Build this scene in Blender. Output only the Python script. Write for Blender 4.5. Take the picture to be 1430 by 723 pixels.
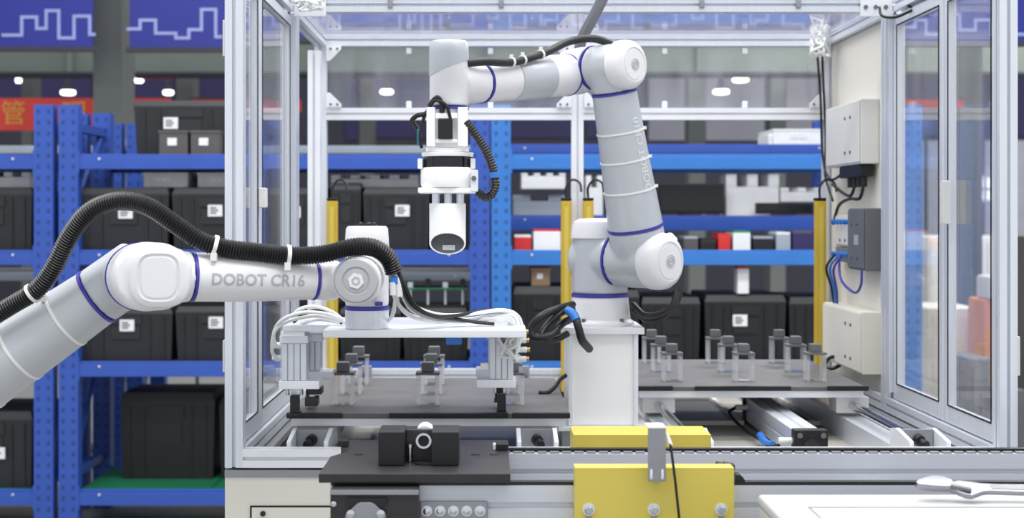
import bpy, bmesh, math, random
from mathutils import Vector, Matrix
random.seed(7)
for o in list(bpy.data.objects):
    bpy.data.objects.remove(o, do_unlink=True)
S = bpy.context.scene
COL = S.collection
# ------------------------------------------------------------------ camera, world, lights, exposure
F, CX, HY, EYE = 1900.0, 680.0, 300.0, 1.5      # focal length in pixels of a 1430 px wide frame, vanishing point, eye height
cam_d = bpy.data.cameras.new('camera')
cam = bpy.data.objects.new('camera', cam_d); COL.objects.link(cam)
cam.location = (0, 0, EYE); cam.rotation_euler = (math.pi/2, 0, 0)
cam_d.sensor_width = 36; cam_d.lens = F*36/1430
cam_d.shift_x = (715-CX)/1430; cam_d.shift_y = (HY-361.5)/1430
cam_d.clip_start = 0.05; cam_d.clip_end = 200
cam_d.dof.use_dof = True; cam_d.dof.focus_distance = 3.02; cam_d.dof.aperture_fstop = 4.0
S.camera = cam
W = bpy.data.worlds.new('hall_light'); S.world = W; W.use_nodes = True
bg = W.node_tree.nodes['Background']
bg.inputs[0].default_value = (0.93, 0.96, 1.0, 1); bg.inputs[1].default_value = 0.75
def area(name, loc, sx, sy, power):
    l = bpy.data.lights.new(name, 'AREA'); l.shape = 'RECTANGLE'; l.size = sx; l.size_y = sy
    l.energy = power; l.color = (1.0, 0.985, 0.96)
    o = bpy.data.objects.new(name, l); COL.objects.link(o); o.location = loc
    return o
for yy, pw in ((1.2, 150), (3.6, 170), (6.0, 90), (10.0, 60)):      # rows of ceiling luminaires of the hall
    area('overhead_light', (0.3, yy, 5.2), 7.0, 0.7, pw)
area('overhead_light', (5.5, 11.0, 5.4), 6.0, 2.0, 420)  # extra unseen lamp, added to brighten the hall behind the right door
vs = S.view_settings
vs.view_transform = 'Standard'; vs.look = 'None'; vs.gamma = 1.0; vs.use_curve_mapping = False
vs.exposure = 0.35

# ------------------------------------------------------------------ helpers
def P(px, py, D): return Vector(((px-CX)*D/F, D, EYE-(py-HY)*D/F))
def X(px, D): return (px-CX)*D/F
def Z(py, D): return EYE-(py-HY)*D/F
def lin(c):
    return tuple(((v/255)/12.92 if v/255 <= .04045 else (((v/255)+.055)/1.055)**2.4) for v in c)
MATS = {}
def mat(name, col, rough=.5, metal=0.0, var=.06, scale=8.0, bump=0.0, emit=0, stretch=None, coat=0):
    if name in MATS: return MATS[name]
    m = bpy.data.materials.new(name); m.use_nodes = True; MATS[name] = m
    nt = m.node_tree; b = nt.nodes['Principled BSDF']
    c = lin(col)
    tc = nt.nodes.new('ShaderNodeTexCoord'); mp = nt.nodes.new('ShaderNodeMapping')
    if stretch: mp.inputs['Scale'].default_value = stretch
    nz = nt.nodes.new('ShaderNodeTexNoise'); nz.inputs['Scale'].default_value = scale; nz.inputs['Detail'].default_value = 4
    nt.links.new(tc.outputs['Object'], mp.inputs[0]); nt.links.new(mp.outputs[0], nz.inputs['Vector'])
    rp = nt.nodes.new('ShaderNodeValToRGB')
    rp.color_ramp.elements[0].position = .3; rp.color_ramp.elements[1].position = .7
    rp.color_ramp.elements[0].color = tuple(v*(1-var) for v in c)+(1,)
    rp.color_ramp.elements[1].color = tuple(min(1, v*(1+var)) for v in c)+(1,)
    nt.links.new(nz.outputs['Fac'], rp.inputs[0]); nt.links.new(rp.outputs[0], b.inputs['Base Color'])
    b.inputs['Roughness'].default_value = rough; b.inputs['Metallic'].default_value = metal
    if coat: b.inputs['Coat Weight'].default_value = coat; b.inputs['Coat Roughness'].default_value = .15
    if bump:
        bp = nt.nodes.new('ShaderNodeBump'); bp.inputs['Strength'].default_value = bump; bp.inputs['Distance'].default_value = .002
        nt.links.new(nz.outputs['Fac'], bp.inputs['Height']); nt.links.new(bp.outputs[0], b.inputs['Normal'])
    if emit:
        b.inputs['Emission Color'].default_value = c+(1,); b.inputs['Emission Strength'].default_value = emit
    return m
def glass_mat(name, haze, hcol, ior=1.4, rough=.02):
    m = bpy.data.materials.new(name); m.use_nodes = True; nt = m.node_tree; nt.nodes.clear()
    out = nt.nodes.new('ShaderNodeOutputMaterial'); tr = nt.nodes.new('ShaderNodeBsdfTransparent')
    gl = nt.nodes.new('ShaderNodeBsdfGlossy'); gl.inputs['Roughness'].default_value = rough
    df = nt.nodes.new('ShaderNodeBsdfTranslucent'); df.inputs[0].default_value = lin(hcol)+(1,)
    d2 = nt.nodes.new('ShaderNodeBsdfDiffuse'); d2.inputs[0].default_value = lin(hcol)+(1,)
    ad = nt.nodes.new('ShaderNodeMixShader'); ad.inputs[0].default_value = .5
    nt.links.new(df.outputs[0], ad.inputs[1]); nt.links.new(d2.outputs[0], ad.inputs[2])
    tc = nt.nodes.new('ShaderNodeTexCoord'); nz = nt.nodes.new('ShaderNodeTexNoise'); nz.inputs['Scale'].default_value = 5
    mp = nt.nodes.new('ShaderNodeMapping'); mp.inputs['Scale'].default_value = (3, 3, .4)
    nt.links.new(tc.outputs['Object'], mp.inputs[0]); nt.links.new(mp.outputs[0], nz.inputs['Vector'])
    mr = nt.nodes.new('ShaderNodeMapRange'); mr.inputs[1].default_value = .3; mr.inputs[2].default_value = .75
    mr.inputs[3].default_value = haze*.5; mr.inputs[4].default_value = haze*1.5
    nt.links.new(nz.outputs['Fac'], mr.inputs[0])
    m1 = nt.nodes.new('ShaderNodeMixShader'); nt.links.new(mr.outputs[0], m1.inputs[0])
    nt.links.new(tr.outputs[0], m1.inputs[1]); nt.links.new(ad.outputs[0], m1.inputs[2])
    fr = nt.nodes.new('ShaderNodeFresnel'); ge = nt.nodes.new('ShaderNodeNewGeometry')     # same reflectance on both faces of the thin sheet
    ir = nt.nodes.new('ShaderNodeMapRange'); ir.inputs[3].default_value = ior; ir.inputs[4].default_value = 1/ior
    nt.links.new(ge.outputs['Backfacing'], ir.inputs[0]); nt.links.new(ir.outputs[0], fr.inputs['IOR'])
    m2 = nt.nodes.new('ShaderNodeMixShader'); nt.links.new(fr.outputs[0], m2.inputs[0])
    nt.links.new(m1.outputs[0], m2.inputs[1]); nt.links.new(gl.outputs[0], m2.inputs[2])
    nt.links.new(m2.outputs[0], out.inputs[0]); MATS[name] = m
    return m
def punched_mat(name, col):
    """painted rack post with two columns of small punched slots (a few pixels each)"""
    m = mat(name, col, .45, 0, .05); nt = m.node_tree; b = nt.nodes['Principled BSDF']
    tc = nt.nodes.new('ShaderNodeTexCoord'); sp = nt.nodes.new('ShaderNodeSeparateXYZ'); nt.links.new(tc.outputs['Object'], sp.inputs[0])
    def mth(op, a, b_=None, val=None):
        n = nt.nodes.new('ShaderNodeMath'); n.operation = op
        nt.links.new(a, n.inputs[0])
        if b_ is not None: nt.links.new(b_, n.inputs[1])
        elif val is not None: n.inputs[1].default_value = val
        return n.outputs[0]
    z = mth('MULTIPLY', sp.outputs['Z'], val=1/.052); zf = mth('FRACT', z)
    zc = mth('LESS_THAN', zf, val=.4)
    ax = mth('ABSOLUTE', sp.outputs['X']); a2 = mth('SUBTRACT', ax, val=.024); a3 = mth('ABSOLUTE', a2); xc = mth('LESS_THAN', a3, val=.0075)
    msk = mth('MULTIPLY', zc, xc)
    src = b.inputs['Base Color'].links[0].from_socket
    mx = nt.nodes.new('ShaderNodeMix'); mx.data_type = 'RGBA'
    nt.links.new(msk, mx.inputs[0]); nt.links.new(src, mx.inputs[6]); mx.inputs[7].default_value = lin(tuple(v*.72 for v in col))+(1,)
    nt.links.new(mx.outputs[2], b.inputs['Base Color'])
    return m

class MB:
    def __init__(s): s.v = []; s.f = []
    def add(s, vs_, fs):
        o = len(s.v); s.v += [tuple(v) for v in vs_]; s.f += [tuple(i+o for i in f) for f in fs]; return s
    def box(s, x0, x1, y0, y1, z0, z1):
        x0, x1 = sorted((x0, x1)); y0, y1 = sorted((y0, y1)); z0, z1 = sorted((z0, z1))
        return s.add([(x0,y0,z0),(x1,y0,z0),(x1,y1,z0),(x0,y1,z0),(x0,y0,z1),(x1,y0,z1),(x1,y1,z1),(x0,y1,z1)],
              [(0,3,2,1),(4,5,6,7),(0,1,5,4),(1,2,6,5),(2,3,7,6),(3,0,4,7)])
    def cbox(s, c, sx, sy, sz, R=None):
        c = Vector(c); vs_ = []
        for dz in (-.5, .5):
            for dx, dy in ((-.5,-.5),(.5,-.5),(.5,.5),(-.5,.5)):
                v = Vector((dx*sx, dy*sy, dz*sz)); vs_.append(c+(R @ v if R else v))
        return s.add(vs_, [(0,3,2,1),(4,5,6,7),(0,1,5,4),(1,2,6,5),(2,3,7,6),(3,0,4,7)])
    def sections(s, secs, cap=True, loop=False):
        n = len(secs[0]); o = len(s.v)
        for q in secs: s.v += [tuple(v) for v in q]
        m = len(secs)
        for i in range(m if loop else m-1):
            a, b = o+i*n, o+((i+1) % m)*n
            for j in range(n):
                k = (j+1) % n; s.f.append((a+j, a+k, b+k, b+j))
        if cap and not loop:
            s.f.append(tuple(reversed(range(o, o+n)))); s.f.append(tuple(range(o+(m-1)*n, o+m*n)))
        return s
    def lathe(s, prof, org, axis, n=32, cap=True):
        """prof: [(radius, height along axis)]"""
        a = Vector(axis).normalized(); u = a.orthogonal().normalized(); w = a.cross(u); org = Vector(org)
        secs = [[org+a*h+(u*math.cos(2*math.pi*i/n)+w*math.sin(2*math.pi*i/n))*max(r, 1e-5) for i in range(n)] for r, h in prof]
        return s.sections(secs, cap)
    def cyl(s, p0, p1, r0, r1=None, n=24):
        p0 = Vector(p0); p1 = Vector(p1); L = (p1-p0).length
        return s.lathe([(r0, 0), (r0 if r1 is None else r1, L)], p0, p1-p0, n)
    def band(s, p0, p1, ri, ro, n=48):
        p0 = Vector(p0); p1 = Vector(p1); L = (p1-p0).length; a = (p1-p0).normalized(); u = a.orthogonal().normalized(); w = a.cross(u)
        secs = [[p0+a*h+(u*math.cos(2*math.pi*i/n)+w*math.sin(2*math.pi*i/n))*r for i in range(n)] for r, h in ((ri,0),(ro,0),(ro,L),(ri,L))]
        return s.sections(secs, False, True)
    def tube(s, pts, r, n=10, cap=True):
        pts = [Vector(p) for p in pts]; m = len(pts); secs = []
        t0 = (pts[1]-pts[0]).normalized(); u = t0.orthogonal().normalized()
        for i in range(m):
            t = (pts[min(i+1, m-1)]-pts[max(i-1, 0)]).normalized()
            u = (u-t*u.dot(t)).normalized(); w = t.cross(u)
            rr = r[i] if isinstance(r, (list, tuple)) else r
            secs.append([pts[i]+(u*math.cos(2*math.pi*k/n)+w*math.sin(2*math.pi*k/n))*rr for k in range(n)])
        return s.sections(secs, cap)
    def prism(s, poly, org, U, V, Wv):
        """2-D outline poly in axes U,V at org, extruded along vector Wv"""
        org = Vector(org); U = Vector(U); V = Vector(V); Wv = Vector(Wv)
        a = [org+U*p[0]+V*p[1] for p in poly]; return s.sections([a, [q+Wv for q in a]])
    def ell(s, c, rx, ry, rz, n=20, m=12):
        c = Vector(c); secs = []
        for i in range(m+1):
            t = -math.pi/2+math.pi*i/m; k = max(math.cos(t), 1e-3)
            secs.append([c+Vector((rx*k*math.cos(2*math.pi*j/n), ry*k*math.sin(2*math.pi*j/n), rz*math.sin(t))) for j in range(n)])
        return s.sections(secs)
    def mesh(s, name, bevel=0, seg=2, smooth=40):
        me = bpy.data.meshes.new(name); me.from_pydata(s.v, [], s.f); me.update()
        bm = bmesh.new(); bm.from_mesh(me); bmesh.ops.recalc_face_normals(bm, faces=bm.faces)
        if bevel:
            ed = [e for e in bm.edges if len(e.link_faces) == 2 and e.calc_face_angle(0) > .6]
            bmesh.ops.bevel(bm, geom=ed, offset=bevel, segments=seg, affect='EDGES', profile=.5, clamp_overlap=True)
        bm.to_mesh(me); bm.free()
        if smooth:
            for p in me.polygons: p.use_smooth = True
            me.set_sharp_from_angle(angle=math.radians(smooth))
        return me
    def build(s, name, m, parent=None, bevel=0, seg=2, smooth=40):
        o = link(name, s.mesh(name, bevel, seg, smooth), m, parent)
        if bevel and smooth:
            wn_ = o.modifiers.new('wn', 'WEIGHTED_NORMAL'); wn_.keep_sharp = True
        return o
def link(name, me, m, parent=None):
    me.materials.clear(); me.materials.append(m if not isinstance(m, str) else MATS[m])
    o = bpy.data.objects.new(name, me); COL.objects.link(o)
    if parent: setp(o, parent)
    return o
def wloc(o):
    l = Vector(o.location)
    while o.parent:
        l = l + o.matrix_parent_inverse.translation; o = o.parent; l = l + o.location
    return l
def setp(o, p):
    o.parent = p; o.matrix_parent_inverse = Matrix.Translation(-wloc(p))
def fuse(name, mb, m, parent, voxel=.004, it=8):
    """joins overlapping solids of one casting into one smooth continuous surface"""
    me = mb.mesh(name+'_raw', smooth=0); o = bpy.data.objects.new(name+'_raw', me); COL.objects.link(o)
    r = o.modifiers.new('r', 'REMESH'); r.mode = 'VOXEL'; r.voxel_size = voxel
    sm = o.modifiers.new('s', 'SMOOTH'); sm.factor = .5; sm.iterations = it
    dg = bpy.context.evaluated_depsgraph_get(); dg.update()
    me2 = bpy.data.meshes.new_from_object(o.evaluated_get(dg)); me2.name = name
    bpy.data.objects.remove(o, do_unlink=True); bpy.data.meshes.remove(me)
    for p in me2.polygons: p.use_smooth = True
    return link(name, me2, m, parent)
def tag(o, label, cat, group=None, kind=None):
    o['label'] = label
    if cat: o['category'] = cat
    if group: o['group'] = group
    if kind: o['kind'] = kind
    return o
def thing(name, label, cat, loc=(0,0,0), group=None):
    o = bpy.data.objects.new(name, None); COL.objects.link(o); o.location = loc; o.empty_display_size = .05
    return tag(o, label, cat, group)
def struct(o): o['kind'] = 'structure'; return o
def dup(root, loc, label, group=None, scale=None):
    r = root.copy(); COL.objects.link(r); r.location = loc; r['label'] = label
    if group: r['group'] = group
    if scale: r.scale = scale
    for ch in list(root.children):
        if ch.name.startswith('label_card'): continue
        c = ch.copy(); COL.objects.link(c); c.parent = r
        for g in ch.children:
            d = g.copy(); COL.objects.link(d); d.parent = c
    return r
def spline(pts, n=8):
    """Catmull-Rom through the points"""
    pts = [Vector(p) for p in pts]; q = [pts[0]*2-pts[1]]+pts+[pts[-1]*2-pts[-2]]; out = []
    for i in range(1, len(q)-2):
        p0, p1, p2, p3 = q[i-1:i+3]
        for k in range(n):
            t = k/n
            out.append(.5*((2*p1)+(p2-p0)*t+(2*p0-5*p1+4*p2-p3)*t*t+(3*p1-p0-3*p2+p3)*t**3))
    out.append(pts[-1]); return out
def resample(pts, step):
    out = [pts[0]]; acc = 0
    for a, b in zip(pts, pts[1:]):
        L = (b-a).length; d = step-acc
        while d <= L:
            out.append(a+(b-a)*(d/L)); d += step
        acc = L-(d-step)
    return out
def hose_mb(pts, r, pitch=.006, n=14, depth=.12):
    q = resample(spline(pts, 12), pitch/2); m = MB()
    return m.tube(q, [r if i % 2 else r*(1-depth) for i in range(len(q))], n)
def cable(name, pts, r, m, parent, n=8, seg=6):
    return MB().tube(spline(pts, seg), r, n).build(name, m, parent)
def text_tris(txt, size, cuts=8, bold=0.0):
    cu = bpy.data.curves.new('t', 'FONT'); cu.body = txt; cu.size = size; cu.align_x = 'CENTER'; cu.align_y = 'CENTER'; cu.offset = bold
    cu.resolution_u = 3
    o = bpy.data.objects.new('t', cu); COL.objects.link(o)
    dg = bpy.context.evaluated_depsgraph_get(); dg.update()
    me = bpy.data.meshes.new_from_object(o.evaluated_get(dg)); bpy.data.objects.remove(o, do_unlink=True); bpy.data.curves.remove(cu)
    bm = bmesh.new(); bm.from_mesh(me); bpy.data.meshes.remove(me)
    if cuts:
        ys = [v.co.y for v in bm.verts]; y0, y1 = min(ys), max(ys)
        for k in range(1, cuts):
            bmesh.ops.bisect_plane(bm, geom=bm.verts[:]+bm.edges[:]+bm.faces[:], plane_co=(0, y0+(y1-y0)*k/cuts, 0), plane_no=(0, 1, 0))
    return bm
def text_obj(name, bm, fn, m, parent):
    for v in bm.verts: v.co = fn(v.co)
    me = bpy.data.meshes.new(name); bm.to_mesh(me); bm.free(); return link(name, me, m, parent)
def profile_poly(w=.04, slot=.008, dep=.010, lip=.0):
    """outline of a T-slot aluminium extrusion (square, one groove on each side)"""
    h = w/2; s = slot/2; base = [(-h,-h),(-s,-h),(-s,-h+dep),(s,-h+dep),(s,-h)]
    out = []
    for k in range(4):
        c, sn = math.cos(k*math.pi/2), math.sin(k*math.pi/2)
        out += [(x*c-y*sn, x*sn+y*c) for x, y in base]
    return out
PP = profile_poly()
def extr(mb, a, b, w=.04):
    a = Vector(a); b = Vector(b); d = b-a
    if abs(d.z) > .9*d.length: U, V = Vector((1,0,0)), Vector((0,1,0))
    elif abs(d.x) > .9*d.length: U, V = Vector((0,1,0)), Vector((0,0,1))
    else: U, V = Vector((1,0,0)), Vector((0,0,1))
    return mb.prism([(x*w/.04, y*w/.04) for x, y in PP], a, U, V, d)
# ------------------------------------------------------------------ materials
mat('alu', (220,224,232), .36, .4, .03, 3, stretch=(40,40,1))
mat('alu_bright', (234,236,241), .4, .25, .03)
mat('alu_grey', (150,153,158), .45, .6, .05, 14)
mat('steel', (120,122,126), .35, .8, .08, 20)
mat('desk_white', (184,186,187), .5, 0, .02, 4)
mat('rail_alu', (200,203,212), .38, .3, .03, 3, stretch=(1,40,40))
mat('wrench_metal', (150,152,160), .2, 1.0, .05)
mat('chrome', (205,207,212), .15, 1.0, .03)
mat('robot_white', (228,228,231), .35, 0, .012, 3, coat=.15)
mat('robot_grey', (188,192,198), .36, .15, .02, 3, coat=.1)
mat('cap_grey', (178,180,184), .4, 0, .02)
mat('ring_blue', (58,56,160), .4, 0, .03)
mat('letter_grey', (176,176,180), .5, 0, .03)
mat('letter_white', (214,217,221), .5, 0, .03)
mat('hose_black', (30,30,33), .35, 0, .1, 30)
mat('black_plastic', (15,15,19), .45, 0, .1, 20)
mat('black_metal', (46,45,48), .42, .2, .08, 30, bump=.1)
mat('tray_grey', (104,103,104), .5, .2, .1, 12, bump=.1)
mat('tie_white', (232,232,230), .5, 0, .03)
mat('tube_white', (226,228,228), .35, 0, .04)
mat('tool_white', (246,246,246), .45, 0, .01)
mat('dark_glass', (30,32,36), .08, .2, .05, 6)
mat('teal', (20,120,140), .4)
mat('brass', (176,150,96), .3, .9)
mat('blue_part', (50,120,205), .4)
mat('yellow', (206,188,84), .45, 0, .03, 4)
mat('curtain_yellow', (205,170,48), .4, .1, .04)
mat('beige', (224,221,211), .5, 0, .02, 4)
mat('white_paint', (212,212,210), .45, 0, .02, 4)
mat('cell_floor', (168,166,158), .55, 0, .05, 4)
mat('grey_box', (95,98,103), .5, 0, .05)
mat('peg_grey', (98,100,103), .55, 0, .08, 30)
mat('rack_blue', (44,80,168), .42, 0, .05)
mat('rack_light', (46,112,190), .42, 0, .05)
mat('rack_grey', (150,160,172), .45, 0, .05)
punched_mat('post_blue', (44,80,168)); punched_mat('post_light', (46,112,190)); punched_mat('post_grey', (120,132,150))
mat('shelf_dark', (58,62,72), .6)
mat('shelf_green', (22,112,74), .55, 0, .1, 3)
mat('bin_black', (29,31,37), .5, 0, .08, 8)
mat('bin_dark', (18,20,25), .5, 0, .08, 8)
mat('card_white', (226,228,232), .6, 0, .1, 60)
mat('carton_brown', (150,125,100), .7, 0, .06, 10)
mat('carton_grey', (82,78,80), .6, 0, .05, 10)
mat('foam_white', (225,227,230), .7, 0, .04, 20)
mat('paper', (215,216,220), .7, 0, .08, 40)
mat('red', (200,40,40), .5); mat('green', (30,130,80), .5)
mat('hall_green', (104,114,107), .7, 0, .05, 2)
mat('hall_dark', (54,53,66), .7, 0, .08, 2)
mat('hall_grey', (140,140,150), .7, 0, .05, 2)
mat('hall_purple', (38,33,84), .5, 0, .1, 2)
mat('column_grey', (92,97,95), .6, 0, .05, 3)
mat('banner_blue', (30,40,138), .45, 0, .12, 1.2)
mat('banner_line', (150,160,212), .5)
mat('banner_red', (222,62,52), .5, 0, .05, 2)
mat('char_orange', (226,160,60), .5)
mat('lamp_glow', (255,252,246), .4, 0, .0, 1, emit=3.0)
mat('floor_grey', (150,150,148), .45, 0, .06, 3)
mat('orange', (214,130,70), .5)
mat('red_light', (230,40,60), .4, 0, 0, 1, emit=2.0)
mat('screen_black', (18,19,22), .2, 0, .05)
mat('hood_grey', (110,110,112), .5, .2)
mat('hall_light', (176,178,190), .6)
mat('window_light', (235,242,250), .4, 0, .02, 1, emit=1.2)
glass_mat('clear_panel', .085, (235,238,248), 1.42)
glass_mat('roof_panel', .10, (225,228,250), 1.4)
glass_mat('acrylic', .28, (232,234,236), 1.35)
# ================================================================== THE HALL
fl = MB().box(-14, 14, -3, 26, -.1, 0).build('floor', 'floor_grey', None, smooth=0); struct(fl); fl['label'] = 'grey polished concrete floor of the factory hall'
wb = MB().box(-14, 14, 20, 20.2, 0, 7).build('wall_back', 'hall_dark', None, smooth=0); struct(wb); wb['label'] = 'dark rear wall of the hall'
# window and panel fields of the rear wall: each a flat field set in a frame
for x0, x1, y0, y1, m in ((-60,44,108,140,'hall_purple'), (56,128,108,140,'hall_purple'), (188,242,108,142,'hall_purple'), (270,330,106,142,'hall_purple'),
        (482,500,106,196,'hall_purple'), (522,606,106,192,'hall_purple'), (690,800,106,192,'hall_purple'), (820,890,106,192,'hall_purple'),
        (906,960,104,196,'hall_grey'), (986,1075,104,196,'hall_grey'), (1098,1142,104,196,'hall_grey'),
        (1230,1290,196,340,'hall_light'), (1296,1342,196,340,'hall_light'), (1376,1460,196,340,'hall_light'), (1256,1312,104,190,'hall_purple'), (1326,1352,104,190,'hall_purple'), (1372,1440,104,190,'hall_purple')):
    D = 19.97
    w = MB().box(X(x0,D), X(x1,D), D, D+.05, Z(y1,D), Z(y0,D)).build('wall_panel', m, wb, smooth=0)
wi = MB().box(X(1366,19.9), X(1394,19.9), 19.9, 19.95, Z(282,19.9), Z(246,19.9)).build('window_1', 'window_light', None, smooth=0); struct(wi); wi['label'] = 'bright far window seen through the right glass door'
for px in (1366, 1375, 1384.5, 1393): MB().box(X(px,19.9)-.02, X(px,19.9)+.02, 19.86, 19.899, Z(282,19.9), Z(246,19.9)).build('window_bar', 'hall_light', wi, smooth=0)
for py in (246, 264, 281): MB().box(X(1366,19.9), X(1394,19.9), 19.84, 19.859, Z(py,19.9)-.02, Z(py,19.9)+.02).build('window_bar', 'hall_light', wi, smooth=0)
# gallery beam with its flange
ga = thing('gallery_beam', 'long grey-green steel gallery beam crossing the hall above the racks', 'beam', (0, 13, Z(103,13)))
D = 13.0
MB().box(-9, 9, D, D+.3, Z(101,D), Z(62,D)).build('web', 'hall_green', ga, smooth=0)
MB().box(-9, 9, D-.06, D+.36, Z(104,D), Z(101,D)).build('flange', 'hall_dark', ga, smooth=0)
for i in range(9):
    x = -8+i*2.0
    MB().box(x, x+.05, D-.05, D, Z(101,D), Z(62,D)).build('stiffener', 'hall_green', ga, smooth=0)
# columns
def column(x0, x1, D, dep, label, m='column_grey'):
    t = thing('steel_column', label, 'column', ((X(x0,D)+X(x1,D))/2, D+dep/2, 0))
    a, b = X(x0,D), X(x1,D)
    MB().box(a, b, D, D+.02, 0, 6).build('flange', m, t, smooth=0)
    MB().box((a+b)/2-.01, (a+b)/2+.01, D+.02, D+dep-.02, 0, 6).build('web', m, t, smooth=0)
    MB().box(a, b, D+dep-.02, D+dep, 0, 6).build('flange', m, t, smooth=0)
    MB().box(a, a+.004, D+.021, D+dep-.021, 0, 6).build('cover_sheet', m, t, smooth=0)
    MB().box(b-.004, b, D+.021, D+dep-.021, 0, 6).build('cover_sheet', m, t, smooth=0)
    MB().box(a-.05, b+.05, D-.05, D+dep+.05, .0, .03).build('base_plate', m, t, smooth=0)
column(130, 170, 8.6, .32, 'broad grey steel column between the two blue skyline banners')
column(246, 269, 13.8, .3, 'slim grey-green column right of the broad column, behind the large bin')
column(30, 44, 13.8, .3, 'slim dark column at far left, above the red banner')
column(502, 521, 13.8, .3, 'slim far column seen left of the hanging vision camera')
column(962, 985, 13.8, .3, 'far column between two grey wall fields, right of the rear robot elbow')
column(1076, 1097, 13.8, .3, 'far column above the white box on the right rack')
column(1344, 1372, 10.5, .4, 'grey column seen through the right glass door')
# blue banners with a skyline
SK1 = [(0,148),(92,148),(92,72),(155,72),(155,120),(195,120),(195,45),(248,45),(248,160),(312,160),(312,68),(378,68),(378,145),(396,145)]
SK2 = [(540,122),(590,122),(590,85),(655,85),(655,140),(740,140),(740,160),(795,160),(795,125),(848,125),(848,40),(908,40),(908,155),(942,155)]
SK1 = [(a/3.0125, b/3.0125) for a, b in SK1]; SK2 = [(a/3.0125, b/3.0125) for a, b in SK2]
def banner(x0, x1, yb, line, label, D=8.3, yt=-90):
    t = thing('skyline_banner', label, 'banner', ((X(x0,D)+X(x1,D))/2, D, Z(yb,D)), 'blue skyline banners hung along the hall')
    MB().box(X(x0,D), X(x1,D), D, D+.02, Z(yb,D), Z(yt,D)).build('sheet', 'banner_blue', t, smooth=0)
    m = MB(); w = 2.1*D/F
    for (a, b), (c, d) in zip(line, line[1:]):
        if abs(a-c) > abs(b-d): m.box(X(min(a,c),D)-w, X(max(a,c),D)+w, D-.004, D-.0005, Z(max(b,d),D)-w, Z(max(b,d),D)+w)
        elif abs(b-d)*D/F > 2*w: m.box(X(a,D)-w, X(a,D)+w, D-.004, D-.0005, Z(max(b,d),D)+w, Z(min(b,d),D)-w)
    m.build('skyline_outline', 'banner_line', t, smooth=0)
    MB().box(X(x0,D)-.02, X(x1,D)+.02, D-.01, D+.03, Z(yb,D)-.03, Z(yb,D)).build('bottom_rail', 'hall_dark', t, smooth=0)
banner(-60, 129, 65, [(-60,49)]+SK1, 'blue banner with white skyline outline at the far left')
banner(181, 330, 66, SK2+[(330,51)], 'blue banner with white skyline outline right of the broad column')
banner(338, 620, 52, [(340+(a-180)*1.1, b-12) for a, b in SK2]+[(540+a*.6, b-8) for a, b in SK1], 'blue skyline banner behind the left half of the clear roof')
banner(628, 900, 50, [(630+a*1.0, b-14) for a, b in SK1]+[(762+(a-180), b-12) for a, b in SK2], 'blue skyline banner behind the clear roof above the rear robot')
banner(908, 1200, 50, [(910+a*1.1, b-14) for a, b in SK1]+[(1056+(a-180), b-12) for a, b in SK2], 'blue skyline banner behind the right half of the clear roof')
banner(1208, 1460, 58, [(1208,50),(1255,50),(1255,38),(1278,38),(1278,28),(1293,28),(1293,48),(1326,48),(1326,20),(1340,20),(1340,42),(1362,42),(1362,28),(1384,28),(1384,48),(1460,48)], 'blue skyline banner seen through the right glass door')
# red banner with characters
D = 9.6
rb = thing('red_banner', 'red banner with large yellow characters at the far left behind the rack posts', 'banner', (X(40,D), D, Z(182,D)))
MB().box(X(-70,D), X(238,D), D, D+.02, Z(182,D), Z(137,D)).build('sheet', 'banner_red', rb, smooth=0)
for ch, cx, cy in (('\u7ba1', 19, 160), ('\u7406', 104, 160)):
    try:
        bm = text_tris(ch, 36*D/F, 0, 0)
        text_obj('character', bm, lambda v, cx=cx, cy=cy: Vector((X(cx,D)+v.x, D-.004, Z(cy,D)+v.y)), MATS['char_orange'], rb)
    except Exception as e: print('text', e)
for x0, x1, lb in ((268, 420, 'red banner strip seen through the left glass panel'), (1250, 1346, 'red banner strip seen through the right glass door')):
    t = thing('red_banner', lb, 'banner', (X((x0+x1)/2,D), D, Z(154,D)))
    MB().box(X(x0,D), X(x1,D), D, D+.02, Z(156 if x0 < 500 else 150,D), Z(138,D)).build('sheet', 'banner_red', t, smooth=0)
    MB().box(X(x0,D)-.02, X(x1,D)+.02, D-.01, D+.03, Z(138,D), Z(136.5,D)).build('top_rail', 'hall_dark', t, smooth=0)
    for xx in (X(x0,D)+.03, X(x1,D)-.03): MB().cyl((xx, D+.035, 0), (xx, D+.035, Z(137,D)), .012, n=8).build('pole', 'hall_dark', t)
D = 13.4
t = thing('red_rail', 'thin red rail running across the hall under the gallery beam', 'rail', (X(100,D), D, Z(110,D)))
MB().box(X(-70,D), X(130,D), D, D+.05, Z(108,D), Z(104,D)).build('bar', 'banner_red', t, smooth=0)
MB().box(X(190,D), X(240,D), D, D+.05, Z(110,D), Z(105,D)).build('bar', 'banner_red', t, smooth=0)
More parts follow.
